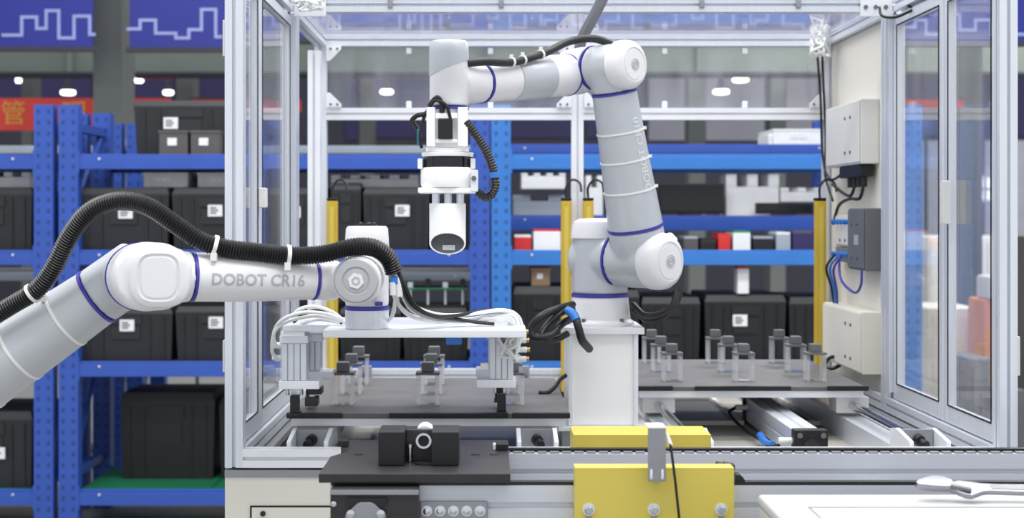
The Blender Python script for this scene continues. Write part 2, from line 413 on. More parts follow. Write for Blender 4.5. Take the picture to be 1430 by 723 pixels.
# far lamps
def lamp(px, py, w, label, D=16.0):
    t = thing('high_bay_lamp', label, 'lamp', P(px, py, D), 'far ceiling lamps of the hall')
    c = P(px, py, D); r = w/2*D/F
    MB().lathe([(r*.7, -.02), (r, -.01), (r, .02), (r*.9, .03)], c, (0,0,1), 20).build('diffuser', 'lamp_glow', t)
    MB().lathe([(r*.88, .03), (r*.5, .08), (.03, .2)], c, (0,0,1), 20).build('housing', 'hall_dark', t)
    MB().cyl(c+Vector((0,0,.2)), c+Vector((0,0,2.6)), .008, n=6).build('rod', 'hall_dark', t)
for i, (a, b, w, lb) in enumerate(((95,130,20,'far lit lamp above the red banner at the left'), (26,113,8,'small far lit lamp at the far left edge'), (194,113,12,'far lit lamp just right of the broad column'),
    (235,130,14,'far lit lamp left of the slim column above the large bin'), (540,129,18,'far lit oval lamp left of the hanging vision camera'), (517,114,8,'small round far lamp above left of the vision camera'),
    (1007,129,22,'far lit lamp right of the rear robot elbow, the lower one'), (1034,112,22,'far lit lamp right of the rear robot elbow, the upper one'))):
    lamp(a, b, w, lb)

# ================================================================== RACKS
RD = 6.4
PW, PD = .09, .07
def rack(name, label, x0, x1, D, levels, dep, ztop, pm, bm_, boards, group='blue steel storage racks behind the cell', grp=True):
    """levels: list of (z_top, z_bottom) of the beams; x0/x1 outer X"""
    t = thing(name, label, 'rack', ((x0+x1)/2, D+dep/2, 0), group)
    pmesh = None
    for xx in (x0+PW/2, x1-PW/2):
        for yy in (D+PD/2, D+dep-PD/2):
            if pmesh is None:
                m = MB(); m.box(-PW/2, PW/2, -PD/2, -PD/2+.004, 0, ztop); m.box(-PW/2, -PW/2+.004, -PD/2+.004, PD/2, 0, ztop); m.box(PW/2-.004, PW/2, -PD/2+.004, PD/2, 0, ztop)
                m.box(-PW/2+.004, PW/2-.004, -PD/2+.02, PD/2-.02, 0, ztop-.01)
                pmesh = m.mesh('post', smooth=0)
            o = link('post', pmesh, pm, None); o.location = (xx, yy, 0); setp(o, t)
        for k, zz in enumerate((.25, .85, 1.45, ztop-.12)):
            MB().box(xx-.02, xx+.02, D+PD, D+dep-PD, zz, zz+.04).build('side_strut', bm_, t, smooth=0)
        a = [.29, .89, 1.49]
        for z0 in a:
            p0 = Vector((xx, D+PD, z0)); p1 = Vector((xx, D+dep-PD, min(z0+.56, ztop-.1)))
            MB().tube([p0, p1], .014, 6).build('diagonal_brace', bm_, t)
    for k, (zt, zb) in enumerate(levels):
        for yy in (D+.004, D+dep-.034):
            m = MB(); m.box(x0+PW, x1-PW, yy, yy+.03, zb, zt-.012); m.box(x0+PW, x1-PW, yy+.008, yy+.03, zt-.012, zt)
            m.build('beam', bm_, t, bevel=.002, smooth=0)
            if yy < D+.1:
                for xs in (x0+PW, x1-PW-.006):
                    MB().box(xs-.0, xs+.006, yy-.004, yy-.0005, zb-.02, zt+.02).build('beam_connector', bm_, t, smooth=0)
                for xs in (x0+PW+.10, x1-PW-.10):
                    MB().cyl((xs, yy-.004, zt-.022), (xs, yy, zt-.022), .006, n=8).build('bolt', 'alu', t)
        bw = (x1-x0-2*PW)/3
        for q in range(3):
            MB().box(x0+PW+q*bw+.003, x0+PW+(q+1)*bw-.003, D+.036, D+dep-.036, zt-.018, zt-.004).build('shelf_board', boards[k] if k < len(boards) else 'shelf_dark', t, smooth=0)
    return t
LV = [(Z(y0,RD), Z(y1,RD)) for y0, y1 in ((215,236),(349,370),(505,526),(684,706))]
ZT = Z(146, RD)
BO = ['shelf_dark','shelf_dark','shelf_dark','shelf_green']
xa1 = X(74,RD); xb0, xb1 = X(82,RD), X(683.5,RD); xc0, xc1 = X(686.5,RD), X(1288,RD)
rack('storage_rack', 'dark blue storage rack cut by the left edge, two posts beside the skyline banner', xa1-2.02, xa1, RD, LV, .62, ZT, 'post_blue', 'rack_blue', BO)
rack('storage_rack', 'dark blue storage rack full of black bins behind the front robot', xb0, xb1, RD, LV, .62, ZT, 'post_blue', 'rack_blue', BO)
rack('storage_rack', 'lighter blue storage rack with monitors and boxes behind the rear robot', xc0, xc1, RD, LV, .62, ZT, 'post_light', 'rack_light', BO)
D2 = 7.6
L2 = [(Z(201,D2), Z(214,D2)), (Z(301,D2), Z(322,D2)), (Z(470,D2), Z(486,D2))]
rack('storage_rack', 'second-row rack with deep blue beams behind the lighter blue rack', xc0, xc1, D2, L2, .6, Z(160,D2), 'post_blue', 'rack_blue', [], 'second row of racks')
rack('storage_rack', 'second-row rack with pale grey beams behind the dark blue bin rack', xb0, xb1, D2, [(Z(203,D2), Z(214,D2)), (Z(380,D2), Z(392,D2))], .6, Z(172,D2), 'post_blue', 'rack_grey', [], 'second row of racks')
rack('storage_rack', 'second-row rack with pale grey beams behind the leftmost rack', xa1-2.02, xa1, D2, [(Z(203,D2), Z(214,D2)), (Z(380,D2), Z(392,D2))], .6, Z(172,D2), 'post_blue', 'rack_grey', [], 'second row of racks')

# ---- bins: unit bin 1 x 1 x 1, origin bottom centre of the front face, scaled per copy
def bin_proto(m):
    t = thing('storage_bin', '', 'bin')
    secs = []
    for z, k in ((0, .95), (.86, .995), (.86, .955), (.03, .91)):
        h = k/2; d0 = .5-h; secs.append([(-h, d0, z), (h, d0, z), (h, 1-d0, z), (-h, 1-d0, z)])
    MB().sections(secs).build('body', m, t, smooth=0)
    MB().sections([[(-h,.5-h,z),(h,.5-h,z),(h,.5+h,z),(-h,.5+h,z)] for h, z in ((.5,.86),(.5,.90),(.485,.95),(.47,1.0))]).build('lid', m, t, smooth=0)
    for x in (-.40, -.25, .25, .40):
        MB().sections([[(x-.012,.028,.04),(x+.012,.028,.04),(x+.012,.01,.04),(x-.012,.01,.04)],[(x-.012,.004,.84),(x+.012,.004,.84),(x+.012,-.014,.84),(x-.012,-.014,.84)]]).build('rib', m, t, smooth=0)
    MB().box(-.17, .17, -.012, .03, .70, .85).build('handle', m, t, smooth=0)
    MB().box(-.15, .15, -.004, .04, .42, .66).build('label_holder', m, t, smooth=0)
    return t
protoB = bin_proto('bin_black'); protoD = bin_proto('bin_dark')
used = {}
def bin_(x0, x1, yt, yb, D, dep, label, card=None, dark=False, zb=None):
    pr = protoD if dark else protoB
    a, b = X(x0,D), X(x1,D); z0 = Z(yb,D) if zb is None else zb; h = Z(yt,D)-z0
    g = 'black lidded storage bins on the racks'
    if used.get(dark):
        o = dup(pr, ((a+b)/2, D, z0), label, g, (b-a, dep, h))
    else:
        o = pr; used[dark] = True; o.location = ((a+b)/2, D, z0); o.scale = (b-a, dep, h); o['label'] = label; o['group'] = g
    if card:
        (cx, cy) = card; w = 20*D/F/2; hh = 16*D/F/2
        cc = P(cx, cy, D)
        me = MB().box(-w/(b-a), w/(b-a), -.012, -.0045, -hh/h, hh/h).mesh('label_card', smooth=0)
        c = link('label_card', me, 'card_white', None); c.parent = o; c.location = ((cc.x-(a+b)/2)/(b-a), -.01, (cc.z-z0)/h)
        c['label'] = 'white paper label'
        m2 = MB()
        for q in range(3): m2.box(-w*.7/(b-a), w*(.2+.25*(q % 2))/(b-a), -.016, -.0125, (hh*(.45-.45*q)-.002)/h, (hh*(.45-.45*q)+.004)/h)
        c2 = link('print', m2.mesh('print', smooth=0), 'carton_grey', None); c2.parent = c
    return o
zt = [l[0]-.004 for l in LV]
F1 = RD+.06
bin_(187, 331, 140, 214, F1+.12, .42, 'large black bin on the top shelf behind two small grey cartons', (239,172), zb=zt[0])
bin_(110, 236, 262, 350, F1, .5, 'black bin under the hose arch beside the left rack post', (176,297), zb=zt[1])
bin_(240, 357, 262, 350, F1, .5, 'black bin behind the left frame post on the second shelf', (301,294), zb=zt[1])
bin_(361, 458, 262, 350, F1, .5, 'black bin seen through the left glass panel on the second shelf', (410,296), zb=zt[1])
bin_(462, 504, 255, 350, F1, .4, 'narrow black bin beside the left yellow light curtain', None, zb=zt[1])
bin_(507, 600, 262, 350, F1, .5, 'black bin with bright label left of the hanging vision camera', (562,294), zb=zt[1])
bin_(603, 654, 262, 350, F1, .5, 'black bin hidden behind the hanging vision camera cylinder', None, zb=zt[1])
bin_(110, 241, 430, 505, F1, .5, 'black bin on the third shelf right above the diagonal grey arm', (178,454), zb=zt[2])
bin_(245, 357, 428, 505, F1, .5, 'black bin on the third shelf behind the frame post, under the white forearm', (302,450), zb=zt[2])
bin_(361, 470, 428, 505, F1, .5, 'black bin on the third shelf behind the left gripper pillar', None, zb=zt[2])
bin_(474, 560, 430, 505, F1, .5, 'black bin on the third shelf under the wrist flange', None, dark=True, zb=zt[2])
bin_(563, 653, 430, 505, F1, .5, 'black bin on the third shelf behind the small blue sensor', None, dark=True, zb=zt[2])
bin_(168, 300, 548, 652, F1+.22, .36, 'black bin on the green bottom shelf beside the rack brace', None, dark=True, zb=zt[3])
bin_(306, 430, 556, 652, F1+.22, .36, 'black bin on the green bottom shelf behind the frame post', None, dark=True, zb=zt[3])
bin_(-70, 45, 262, 350, F1, .5, 'black bin on the second shelf cut by the left edge', None, zb=zt[1])
bin_(-60, 45, 430, 505, F1, .5, 'black bin on the third shelf behind the grey arm at the left edge', None, zb=zt[2])
bin_(-72, 45, 575, 684, F1, .5, 'black bin on the bottom shelf at the left edge with a pale label', (-2,632), zb=zt[3])
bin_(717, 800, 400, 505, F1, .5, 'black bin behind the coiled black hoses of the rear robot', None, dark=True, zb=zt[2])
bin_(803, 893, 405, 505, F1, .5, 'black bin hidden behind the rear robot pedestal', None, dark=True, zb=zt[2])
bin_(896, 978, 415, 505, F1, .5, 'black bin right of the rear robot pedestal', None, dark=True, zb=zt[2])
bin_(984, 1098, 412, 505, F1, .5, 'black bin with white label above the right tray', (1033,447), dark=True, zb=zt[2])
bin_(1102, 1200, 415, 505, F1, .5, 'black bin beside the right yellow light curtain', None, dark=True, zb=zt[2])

# ---- cartons and clutter on the racks
def carton(x0, x1, yt, zb, D, dep, label, m, cat='box', name='carton', lid=True, step=None):
    a, b = X(x0,D), X(x1,D); zt_ = Z(yt,D)
    t = thing(name, label, cat, ((a+b)/2, D+dep/2, zb), 'cartons and boxes on the racks')
    MB().box(a, b, D, D+dep, zb, zt_-.012).build('body', m, t, bevel=.004, smooth=0)
    if lid:
        MB().box(a-.003, (a+b)/2-.001, D-.003, D+dep+.003, zt_-.012, zt_).build('flap', m, t, smooth=0)
        MB().box((a+b)/2+.001, b+.003, D-.003, D+dep+.003, zt_-.012, zt_).build('flap', m, t, smooth=0)
    MB().box(a+(b-a)*.3, a+(b-a)*.62, D-.003, D-.0005, zb+(zt_-zb)*.4, zb+(zt_-zb)*.7).build('sticker', 'card_white' if m != 'foam_white' else 'paper', t, smooth=0)
    return t
carton(222, 262, 182, zt[0], F1, .1, 'small grey carton in front of the large bin, the left one', 'carton_grey')
carton(266, 306, 182, zt[0], F1, .1, 'small grey carton in front of the large bin, the right one', 'carton_grey')
ztop2 = Z(262,F1)+.003
carton(200, 262, 241, ztop2, F1+.1, .3, 'flat white printed box lying on the bins above the hose arch', 'paper')
carton(276, 330, 241, ztop2, F1+.1, .3, 'flat white box on the bin next to the left frame post', 'paper')
carton(1080, 1155, 180, Z(201,D2)-.004, D2+.06, .4, 'wide white box on top of the right rack beside the control box', 'foam_white')
carton(1073, 1079.5, 184, Z(201,D2)-.004, D2+.06, .3, 'narrow white box end beside the wide white box on the rack top', 'foam_white', lid=False)
carton(742, 768, 374, Z(400,F1)+.001, F1+.02, .2, 'brown carton on the black bin right of the light blue rack post', 'carton_brown')
def block(name, label, cat, parts, loc):
    t = thing(name, label, cat, loc, 'small goods on the racks')
    for nm, m, mb in parts: mb.build(nm, m, t, bevel=.003, smooth=0)
    return t
# monitors and panels of the lighter blue rack (second shelf)
def monitor(x0, x1, yt, yb, D, label):
    a, b = X(x0,D), X(x1,D); t = thing('monitor', label, 'monitor', ((a+b)/2, D, Z(yb,D)))
    MB().box(a, b, D, D+.04, Z(yb,D)+.015, Z(yt,D)).build('casing', 'black_plastic', t, bevel=.004)
    MB().box(a+.012, b-.012, D-.003, D-.0005, Z(yb,D)+.03, Z(yt,D)-.012).build('screen', 'screen_black', t, smooth=0)
    MB().box((a+b)/2-.06, (a+b)/2+.06, D+.0, D+.12, Z(yb,D), Z(yb,D)+.014).build('foot', 'black_plastic', t, smooth=0)
D3 = D2+.05; zs = Z(301,D2)-.004
monitor(920, 1012, 256, 302, D3, 'black flat monitor standing right of the rear robot link')
monitor(1056, 1136, 283, 302, D3, 'low black monitor lying near the right yellow light curtain')
def sheet(x0, x1, yt, yb, D, dep, label, m, name='foam_block', cat='packaging', n=2):
    a, b = X(x0,D), X(x1,D); t = thing(name, label, cat, ((a+b)/2, D, Z(yb,D)), 'packing on the racks')
    h = Z(yt,D)-Z(yb,D)
    MB().box(a, b, D, D+dep, Z(yb,D), Z(yb,D)+h*.7).build('slab', m, t, bevel=.006)
    w = (b-a)/(2*n+1)
    for q in range(n+1):
        MB().box(a+2*q*w, a+(2*q+1)*w, D, D+dep, Z(yb,D)+h*.7, Z(yt,D)).build('ridge', m, t, bevel=.004)
sheet(1014, 1088, 243, 302, D3+.1, .2, 'tall white packing foam standing between the two monitors', 'foam_white')
sheet(1090, 1150, 262, 282, D3+.1, .2, 'white and pale packing block above the low black monitor', 'foam_white')
sheet(728, 790, 238, 264, D3, .3, 'white notched packing foam left of the rear centre post', 'foam_white', n=3)
sheet(716, 790, 272, 301, D3+.06, .3, 'long grey-white packing slab below the notched foam', 'rack_grey', n=1)
sheet(818, 842, 245, 301, D3, .3, 'white packing foam squeezed between rear post and rear robot link', 'foam_white', n=1)
sheet(462, 585, 244, 262, F1+.1, .3, 'white packing strip lying on the bins left of the vision camera', 'foam_white', n=4)
sheet(-20, 42, 240, 262, F1+.1, .3, 'white crumpled packing on the bin at the left edge', 'foam_white', n=2)
D4 = RD+.06
def sm(x0, x1, yt, D, zb, dep, label, m, m2, name='part_box', cat='box'):
    a, b = X(x0,D), X(x1,D); t = thing(name, label, cat, ((a+b)/2, D, zb), 'small goods on the racks')
    MB().box(a, b, D, D+dep, zb, Z(yt,D)-.01).build('body', m, t, bevel=.003, smooth=0)
    MB().box(a+.002, b-.002, D+.002, D+dep-.002, Z(yt,D)-.01, Z(yt,D)).build('lid', m2, t, smooth=0)
sm(718, 742, 328, D4, zt[1], .2, 'small red box on the second shelf beside the light blue post', 'red', 'foam_white')
sm(745, 783, 320, D4, zt[1], .2, 'flat white box with red lid on the second shelf', 'foam_white', 'red')
sm(955, 975, 330, D4, zt[1], .2, 'small grey parts box right of the rear robot shoulder cap', 'carton_grey', 'rack_grey')
sm(978, 1000, 333, D4, zt[1], .2, 'small black parts box next to the small grey one', 'black_plastic', 'black_plastic')
sm(1003, 1020, 326, D4, zt[1], .2, 'small red parts box in the middle of the second shelf', 'red', 'red')
sm(1024, 1048, 322, D4, zt[1], .2, 'small white carton right of the small red box', 'foam_white', 'green')
sm(1052, 1080, 330, D4, zt[1], .2, 'black parts box on the second shelf below the low monitor', 'black_plastic', 'rack_grey')
sm(1084, 1104, 324, D4, zt[1], .2, 'small white and grey box near the right light curtain', 'rack_grey', 'foam_white')
sm(1107, 1136, 322, D4, zt[1], .2, 'purple-grey box beside the right yellow light curtain', 'hall_purple', 'carton_grey')
sm(1030, 1046, 372, D4, Z(410,F1), .1, 'tiny white carton standing on the labelled black bin', 'foam_white', 'red')
zb3 = Z(430,F1)
for i, (a, b, lb) in enumerate(((500,560,'green circuit board stack lying on the bin under the wrist'), (566,652,'long green circuit board tray behind the vision camera'))):
    t = thing('circuit_board', lb, 'circuit board', (X((a+b)/2,F1), F1, zb3), 'circuit boards on the third shelf')
    MB().box(X(a,F1), X(b,F1), F1+.05, F1+.3, zb3+.085, zb3+.093).build('board', 'green', t, smooth=0)
    for k in range(4):
        xx = X(a+6+(b-a-12)*k/3, F1)
        MB().box(xx-.012, xx+.012, F1+.06, F1+.1, zb3+.093, zb3+.12+.015*(k % 2)).build('component', ('alu','black_plastic')[k % 2], t, smooth=0)
        MB().cyl((xx, F1+.08, zb3), (xx, F1+.08, zb3+.085), .006, n=8).build('standoff', 'alu', t)
    MB().box(X(a,F1)-.01, X(b,F1)+.01, F1+.04, F1+.31, zb3, zb3+.012).build('carrier', 'black_plastic', t, smooth=0)
# ---- machines of the hall seen through the right glass door
def cabinet(x0, x1, yt, D, dep, label, m, doors=2, name='machine_cabinet'):
    a, b = X(x0,D), X(x1,D); zt_ = Z(yt,D); t = thing(name, label, 'cabinet', ((a+b)/2, D+dep/2, 0))
    MB().box(a, b, D, D+dep, .08, zt_).build('body', m, t, bevel=.01, smooth=0)
    MB().box(a+.03, b-.03, D+.03, D+dep-.03, 0, .08).build('plinth', 'black_plastic', t, smooth=0)
    w = (b-a-.04)/doors
    for q in range(doors):
        d = MB().box(a+.02+q*w+.006, a+.02+(q+1)*w-.006, D-.015, D-.001, .14, zt_-.05).build('door', m, t, smooth=0)
        MB().box(a+.02+(q+1)*w-.05, a+.02+(q+1)*w-.035, D-.04, D-.015, zt_*.5, zt_*.5+.14).build('handle', 'steel', d, smooth=0)
cabinet(1296, 1370, 430, 9.0, .6, 'pale machine cabinet seen low through the right glass door', 'beige')
cabinet(1225, 1292, 388, 10.5, .6, 'light grey cabinet behind the light blue rack end post', 'white_paint')
cabinet(1352, 1384, 500, 7.9, .4, 'dark cabinet with black door low in the right glass door', 'grey_box', 1)
cabinet(1296, 1460, 330, 13.0, .8, 'wide white machine far behind the right glass door', 'white_paint', 4)
cabinet(1452, 1640, 330, 9.2, .8, 'dark machine housing at the right edge beyond the frame post', 'carton_grey', 2)
t = thing('orange_machine', 'orange machine column with grey head seen through the right glass door', 'machine', P(1395,480,8.6))
D = 8.6
MB().box(X(1374,D), X(1420,D), D, D+.3, 0.4, Z(418,D)).build('column', 'orange', t, bevel=.02)
MB().box(X(1366,D), X(1428,D), D-.05, D+.35, 0, .4).build('base', 'grey_box', t, bevel=.01)
MB().box(X(1378,D), X(1412,D), D-.04, D+.2, Z(418,D), Z(385,D)).build('head', 'white_paint', t, bevel=.02)
MB().cyl(P(1390,402,D-.041), P(1390,402,D-.05), .018, n=12).build('indicator', 'red_light', t)

# ================================================================== ENCLOSURE (front plane D=3.02, middle 3.80, rear 4.59)
YF, YM, YR = 3.04, 3.82, 4.61
XL, XR = X(339,3.02)-.02, X(1396,3.02)+.02          # axes of the left / right wall profiles
ZB, ZTOP = EYE-.521, EYE+.59                        # top of the bottom beam, axis of the top beams
en = thing('robot_cell_frame', 'silver aluminium extrusion enclosure with clear panels around the rear robot', 'enclosure', ((XL+XR)/2, (YF+YR)/2, 0))
def ebeam(a, b, nm='beam', w=.04, m='alu'):
    return extr(MB(), a, b, w).build(nm, m, en, smooth=0)
def post(x, y, z0=ZB-.04, z1=ZTOP+.02, m='alu', w=.04): return ebeam((x,y,z0), (x,y,z1), 'post', w, m)
pl = post(XL, YF); prr = post(XR, YF)
ML = post(XL, YM+.09); MR = post(XR, YM+.09); post(XL, YR); post(XR, YR)
post(X(806,YR), YR, ZB, ZTOP-.02, 'alu_bright')
post(XL+.005, YR-.21, ZB-.02, ZTOP-.06, 'alu_bright')
# door-side jambs against the middle posts
for x in (XL, XR):
    ebeam((x, YM+.045, ZB+.02), (x, YM+.045, ZTOP-.025), 'door_jamb', .045)
# horizontal beams
for y, zz in ((YF, ZTOP), (YM+.02, ZTOP), (YR, ZTOP)):
    ebeam((XL+.02, y, zz), (XR-.02, y, zz))
XC = X(806,YR)
ebeam((XL+.02, YR, EYE+.341), (XC-.02, YR, EYE+.341), m='alu_bright'); ebeam((XC+.02, YR, EYE+.341), (XR-.02, YR, EYE+.341), m='alu_bright')
ebeam((XL+.02, YF, ZB-.02), (XR-.02, YF, ZB-.02), m='alu_bright')
ebeam((XL+.02, YR, ZB-.02), (XR-.02, YR, ZB-.02))
for x in (XL, XR):
    ebeam((x, YF+.02, ZTOP), (x, YM, ZTOP)); ebeam((x, YM+.04, ZTOP), (x, YR-.02, ZTOP))
    ebeam((x, YF+.02, ZB-.02), (x, YM+.07, ZB-.02)); ebeam((x, YM+.11, ZB-.02), (x, YR-.02, ZB-.02))
# roof panels, held by clips
for i, (y0, y1) in enumerate(((YF+.022, YM-.002), (YM+.042, YR-.022))):
    MB().box(XL+.022, XR-.022, y0, y1, ZTOP+.006, ZTOP+.012).build('roof_panel', 'roof_panel', en, smooth=0)
# rear pane and pane clips
MB().box(XL+.024, X(806,YR)-.024, YR+.002, YR+.008, EYE+.363, ZTOP-.022).build('rear_pane', 'clear_panel', en, smooth=0)
MB().box(X(806,YR)+.024, XR-.024, YR+.002, YR+.008, EYE+.363, ZTOP-.022).build('rear_pane', 'clear_panel', en, smooth=0)
for px in (571, 685, 928, 1040):
    for py in (71, 146):
        MB().cbox(P(px, py, YR-.004), .018, .014, .022).build('pane_clip', 'alu_bright', en, bevel=.003)
for px in (545, 700, 980, 1115):
    MB().cbox(P(px, 4, YM-.003), .014, .006, .03).build('pane_clip', 'alu_grey', en, bevel=.002)
# sliding glass doors in both side walls: each leaf a part, with stiles, rails and pane
def leaf(x, y0, y1, lab, gap):
    z0, z1 = ZB+.004, ZTOP-.03; t = .022; w = .028
    d = MB().box(x-t/2, x+t/2, y0, y0+w, z0, z1).build('door_leaf', 'alu', en, bevel=.002, smooth=0); d['label'] = lab
    MB().box(x-t/2, x+t/2, y1-w, y1, z0, z1).build('stile', 'alu', d, bevel=.002, smooth=0)
    MB().box(x-t/2, x+t/2, y0+w+.0005, y1-w-.0005, z1-w, z1).build('top_rail', 'alu', d, bevel=.002, smooth=0)
    MB().box(x-t/2, x+t/2, y0+w+.0005, y1-w-.0005, z0, z0+w+.014).build('bottom_rail', 'alu', d, bevel=.002, smooth=0)
    MB().box(x-.003, x+.003, y0+w+.001, y1-w-.001, z0+w+.015, z1-w-.001).build('pane', 'clear_panel', d, smooth=0)
    g = MB()
    s = 1 if x < 0 else -1
    for yy in (y0+w, y1-w-.005): g.box(x+s*(t/2), x+s*(t/2+.0015), yy, yy+.005, z0+w+.014, z1-w)
    g.box(x+s*(t/2), x+s*(t/2+.0015), y0+w, y1-w, z1-w-.004, z1-w); g.box(x+s*(t/2), x+s*(t/2+.0015), y0+w, y1-w, z0+w+.014, z0+w+.018)
    g.build('gasket', 'black_plastic', d, smooth=0)
    return d
leaf(XL, YF+.024, 3.30, 'glass door leaf beside the left front post', 0)
leaf(XL, 3.308, YM+.018, 'rear glass door leaf of the left wall', 0)
leaf(XR, YF+.024, 3.415, 'glass door leaf beside the right front post', 0)
leaf(XR, 3.423, YM+.018, 'rear glass door leaf of the right wall', 0)
# door handles and hinges
for px, y0, y1, D, sx in ((1326,252,313,3.37,-1), (366,262,290,3.28,1)):
    x = XR-.012 if sx < 0 else XL+.012
    h = MB().box(x, x+sx*.02, D-.012, D+.012, Z(y1,D), Z(y0,D)).build('door_handle', 'white_paint', en, bevel=.004)
for y0, y1 in ((27,78), (475,520)):
    MB().box(XL-.026, XL-.0205, YF-.015, YF+.01, Z(y1,3.02), Z(y0,3.02)).build('hinge', 'white_paint', en, bevel=.002)
MB().box(XR+.0205, XR+.028, YF-.015, YF+.01, Z(525,3.02), Z(470,3.02)).build('hinge', 'white_paint', en, bevel=.002)
# corner gussets with bolts
def gusset(x, y, z, sx, sz, s=.05):
    g = MB().prism([(0,0),(s*sx,0),(s*sx,.012*sz),(.012*sx,s*sz),(0,s*sz)], (x, y, z), (1,0,0), (0,0,1), (0,.01,0)).build('gusset', 'alu_bright', en, smooth=0)
    for k in (.3, .75):
        c = Vector((x+s*sx*k, y-.001, z+.010*sz)); MB().cyl(c, c-Vector((0,.004,0)), .004, n=8).build('bolt', 'steel', g)
gusset(XL+.021, YR-.032, EYE+.569, 1, -1); gusset(XR-.021, YR-.032, EYE+.569, -1, -1)
gusset(XL+.021, YR-.032, EYE+.362, 1, 1); gusset(XR-.021, YR-.032, EYE+.362, -1, 1)
gusset(X(806,YR)+.021, YR-.032, EYE+.569, 1, -1); gusset(X(806,YR)-.021, YR-.032, EYE+.569, -1, -1)
gusset(X(806,YR)+.021, YR-.032, EYE+.362, 1, 1); gusset(X(806,YR)-.021, YR-.032, EYE+.362, -1, 1)
for sx, xx in ((1, XL+.021), (-1, XR-.021)):
    g = MB().box(xx, xx+sx*.09, YM-.008, YM-.001, ZTOP-.034, ZTOP+.02).build('corner_plate', 'alu_bright', en, bevel=.002)
    for k in range(3):
        c = Vector((xx+sx*(.02+.028*k), YM-.008, ZTOP-.008)); MB().cyl(c, c-Vector((0,.004,0)), .006, n=10).build('bolt', 'steel', g)
# right rear wall: beige panel
MB().box(XR+.005, XR+.012, YM+.112, YR-.022, ZB+.002, ZTOP-.022).build('side_panel', 'beige', en, smooth=0)
# base: cabinet under the frame
bx0, bx1 = XL-.02, XR+.02
ZC = ZB-.045
ZFL = EYE-.612                                       # sunk deck inside the base
def frame_mb(x0, x1, y0, y1, z0, z1, t):
    m = MB(); m.box(x0, x1, y0, y0+t, z0, z1); m.box(x0, x1, y1-t, y1, z0, z1); m.box(x0, x0+t, y0+t, y1-t, z0, z1); m.box(x1-t, x1, y0+t, y1-t, z0, z1); return m
frame_mb(bx0, bx1, YF-.021, YR+.02, ZC-.016, ZC, .06).build('base_rim', 'alu_grey', en, smooth=0)
cabp = frame_mb(bx0, bx1, YF-.018, YR+.02, .06, ZC-.0162, .02).build('base_cabinet', 'beige', en, smooth=0)
D = YF-.018
dr = MB().box(X(352,D), X(690,D), D-.003, D, .15, Z(708,D)).build('cabinet_door', 'beige', en, smooth=0)
g = MB(); a, b, c = X(352,D), X(690,D), Z(708,D)
g.box(a-.004, a, D-.003, D, .15, c+.004); g.box(b, b+.004, D-.003, D, .15, c+.004); g.box(a, b, D-.003, D, c, c+.004); g.build('door_gasket', 'black_plastic', en, smooth=0)
MB().cyl(P(367,717,D-.003), P(367,717,D-.008), .006, n=12).build('lock', 'black_plastic', dr)
for x in (bx0+.06, bx1-.06):
    for y in (YF+.05, YR-.06): MB().lathe([(.03,0),(.03,.015),(.012,.02),(.012,.06)], (x,y,0), (0,0,1), 16).build('levelling_foot', 'steel', en)
MB().box(XL+.001, XR-.001, YF+.003, YR-.001, ZFL-.012, ZFL).build('deck_plate', 'cell_floor', en, smooth=0)
# deck openings under the trays: their darkness is only the colour of flat rimmed sheets
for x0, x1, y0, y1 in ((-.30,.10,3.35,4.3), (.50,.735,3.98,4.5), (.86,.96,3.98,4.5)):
    pt = MB().box(x0, x1, y0, y1, ZFL, ZFL+.002).build('deck_dark_sheet', 'black_metal', en, smooth=0)
    m = MB(); m.box(x0-.015, x0, y0-.015, y1+.015, ZFL, ZFL+.012); m.box(x1, x1+.015, y0-.015, y1+.015, ZFL, ZFL+.012); m.box(x0, x1, y0-.015, y0, ZFL, ZFL+.012); m.box(x0, x1, y1, y1+.015, ZFL, ZFL+.012)
    m.build('dark_sheet_rim', 'beige', en, smooth=0)
# ---- wiring at the top corners and along the right rear post
def bundle(name, label, pts_list, r, m, loc, ties=()):
    t = thing(name, label, 'cable', loc)
    for p in pts_list: cable('strand', p, r, m, t)
    for c, d, rr in ties:
        c = Vector(c); d = Vector(d).normalized(); MB().band(c-d*.003, c+d*.003, rr*.6, rr, 16).build('zip_tie', 'tie_white', t)
    return t
def scribble(px, py, D, w, h, dd, n, seed):
    rnd = random.Random(seed); return [P(px+rnd.uniform(-w,w), py+rnd.uniform(-h,h), D+rnd.uniform(-dd,dd)) for _ in range(n)]
bundle('air_tube_bundle', 'tangle of white air tubes at the right rear roof corner', [scribble(1146,58,4.5,14,22,.04,7,k) for k in range(6)], .005, 'tube_white', P(1146,80,4.5))
bundle('air_tube_bundle', 'small tangle of tubes at the left middle roof corner', [scribble(430,6,3.75,22,9,.03,6,k+20) for k in range(3)], .004, 'tube_white', P(430,10,3.75))
bundle('sensor_cable', 'black cable running down the right rear corner post', [[P(1148,70,4.5), P(1150,120,4.52), P(1153,190,4.52), P(1152,240,4.5), P(1157,262,4.48), P(1163,280,4.4)], [P(1141,70,4.5), P(1146,140,4.53), P(1149,220,4.52), P(1160,250,4.45), P(1180,240,4.3)]], .004, 'black_plastic', P(1150,280,4.5))
bundle('corner_wiring', 'dark wiring loops at the right middle roof corner', [[P(1228,10,3.78), P(1232,22,3.76), P(1250,24,3.72), P(1270,16,3.68), P(1290,6,3.64), P(1300,-4,3.62)], [P(1262,2,3.74), P(1276,12,3.68), P(1296,10,3.66), P(1302,0,3.64)]], .004, 'black_plastic', P(1262,20,3.7))
bundle('roof_conduit', 'thick grey conduit slanting down through the roof behind the rear robot', [[P(856,-42,3.58), P(848,-18,3.63), P(838,5,3.68), P(824,32,3.74), P(812,56,3.80), P(810,80,3.84), P(822,100,3.80)]], .016, 'alu_grey', P(815,100,3.8))
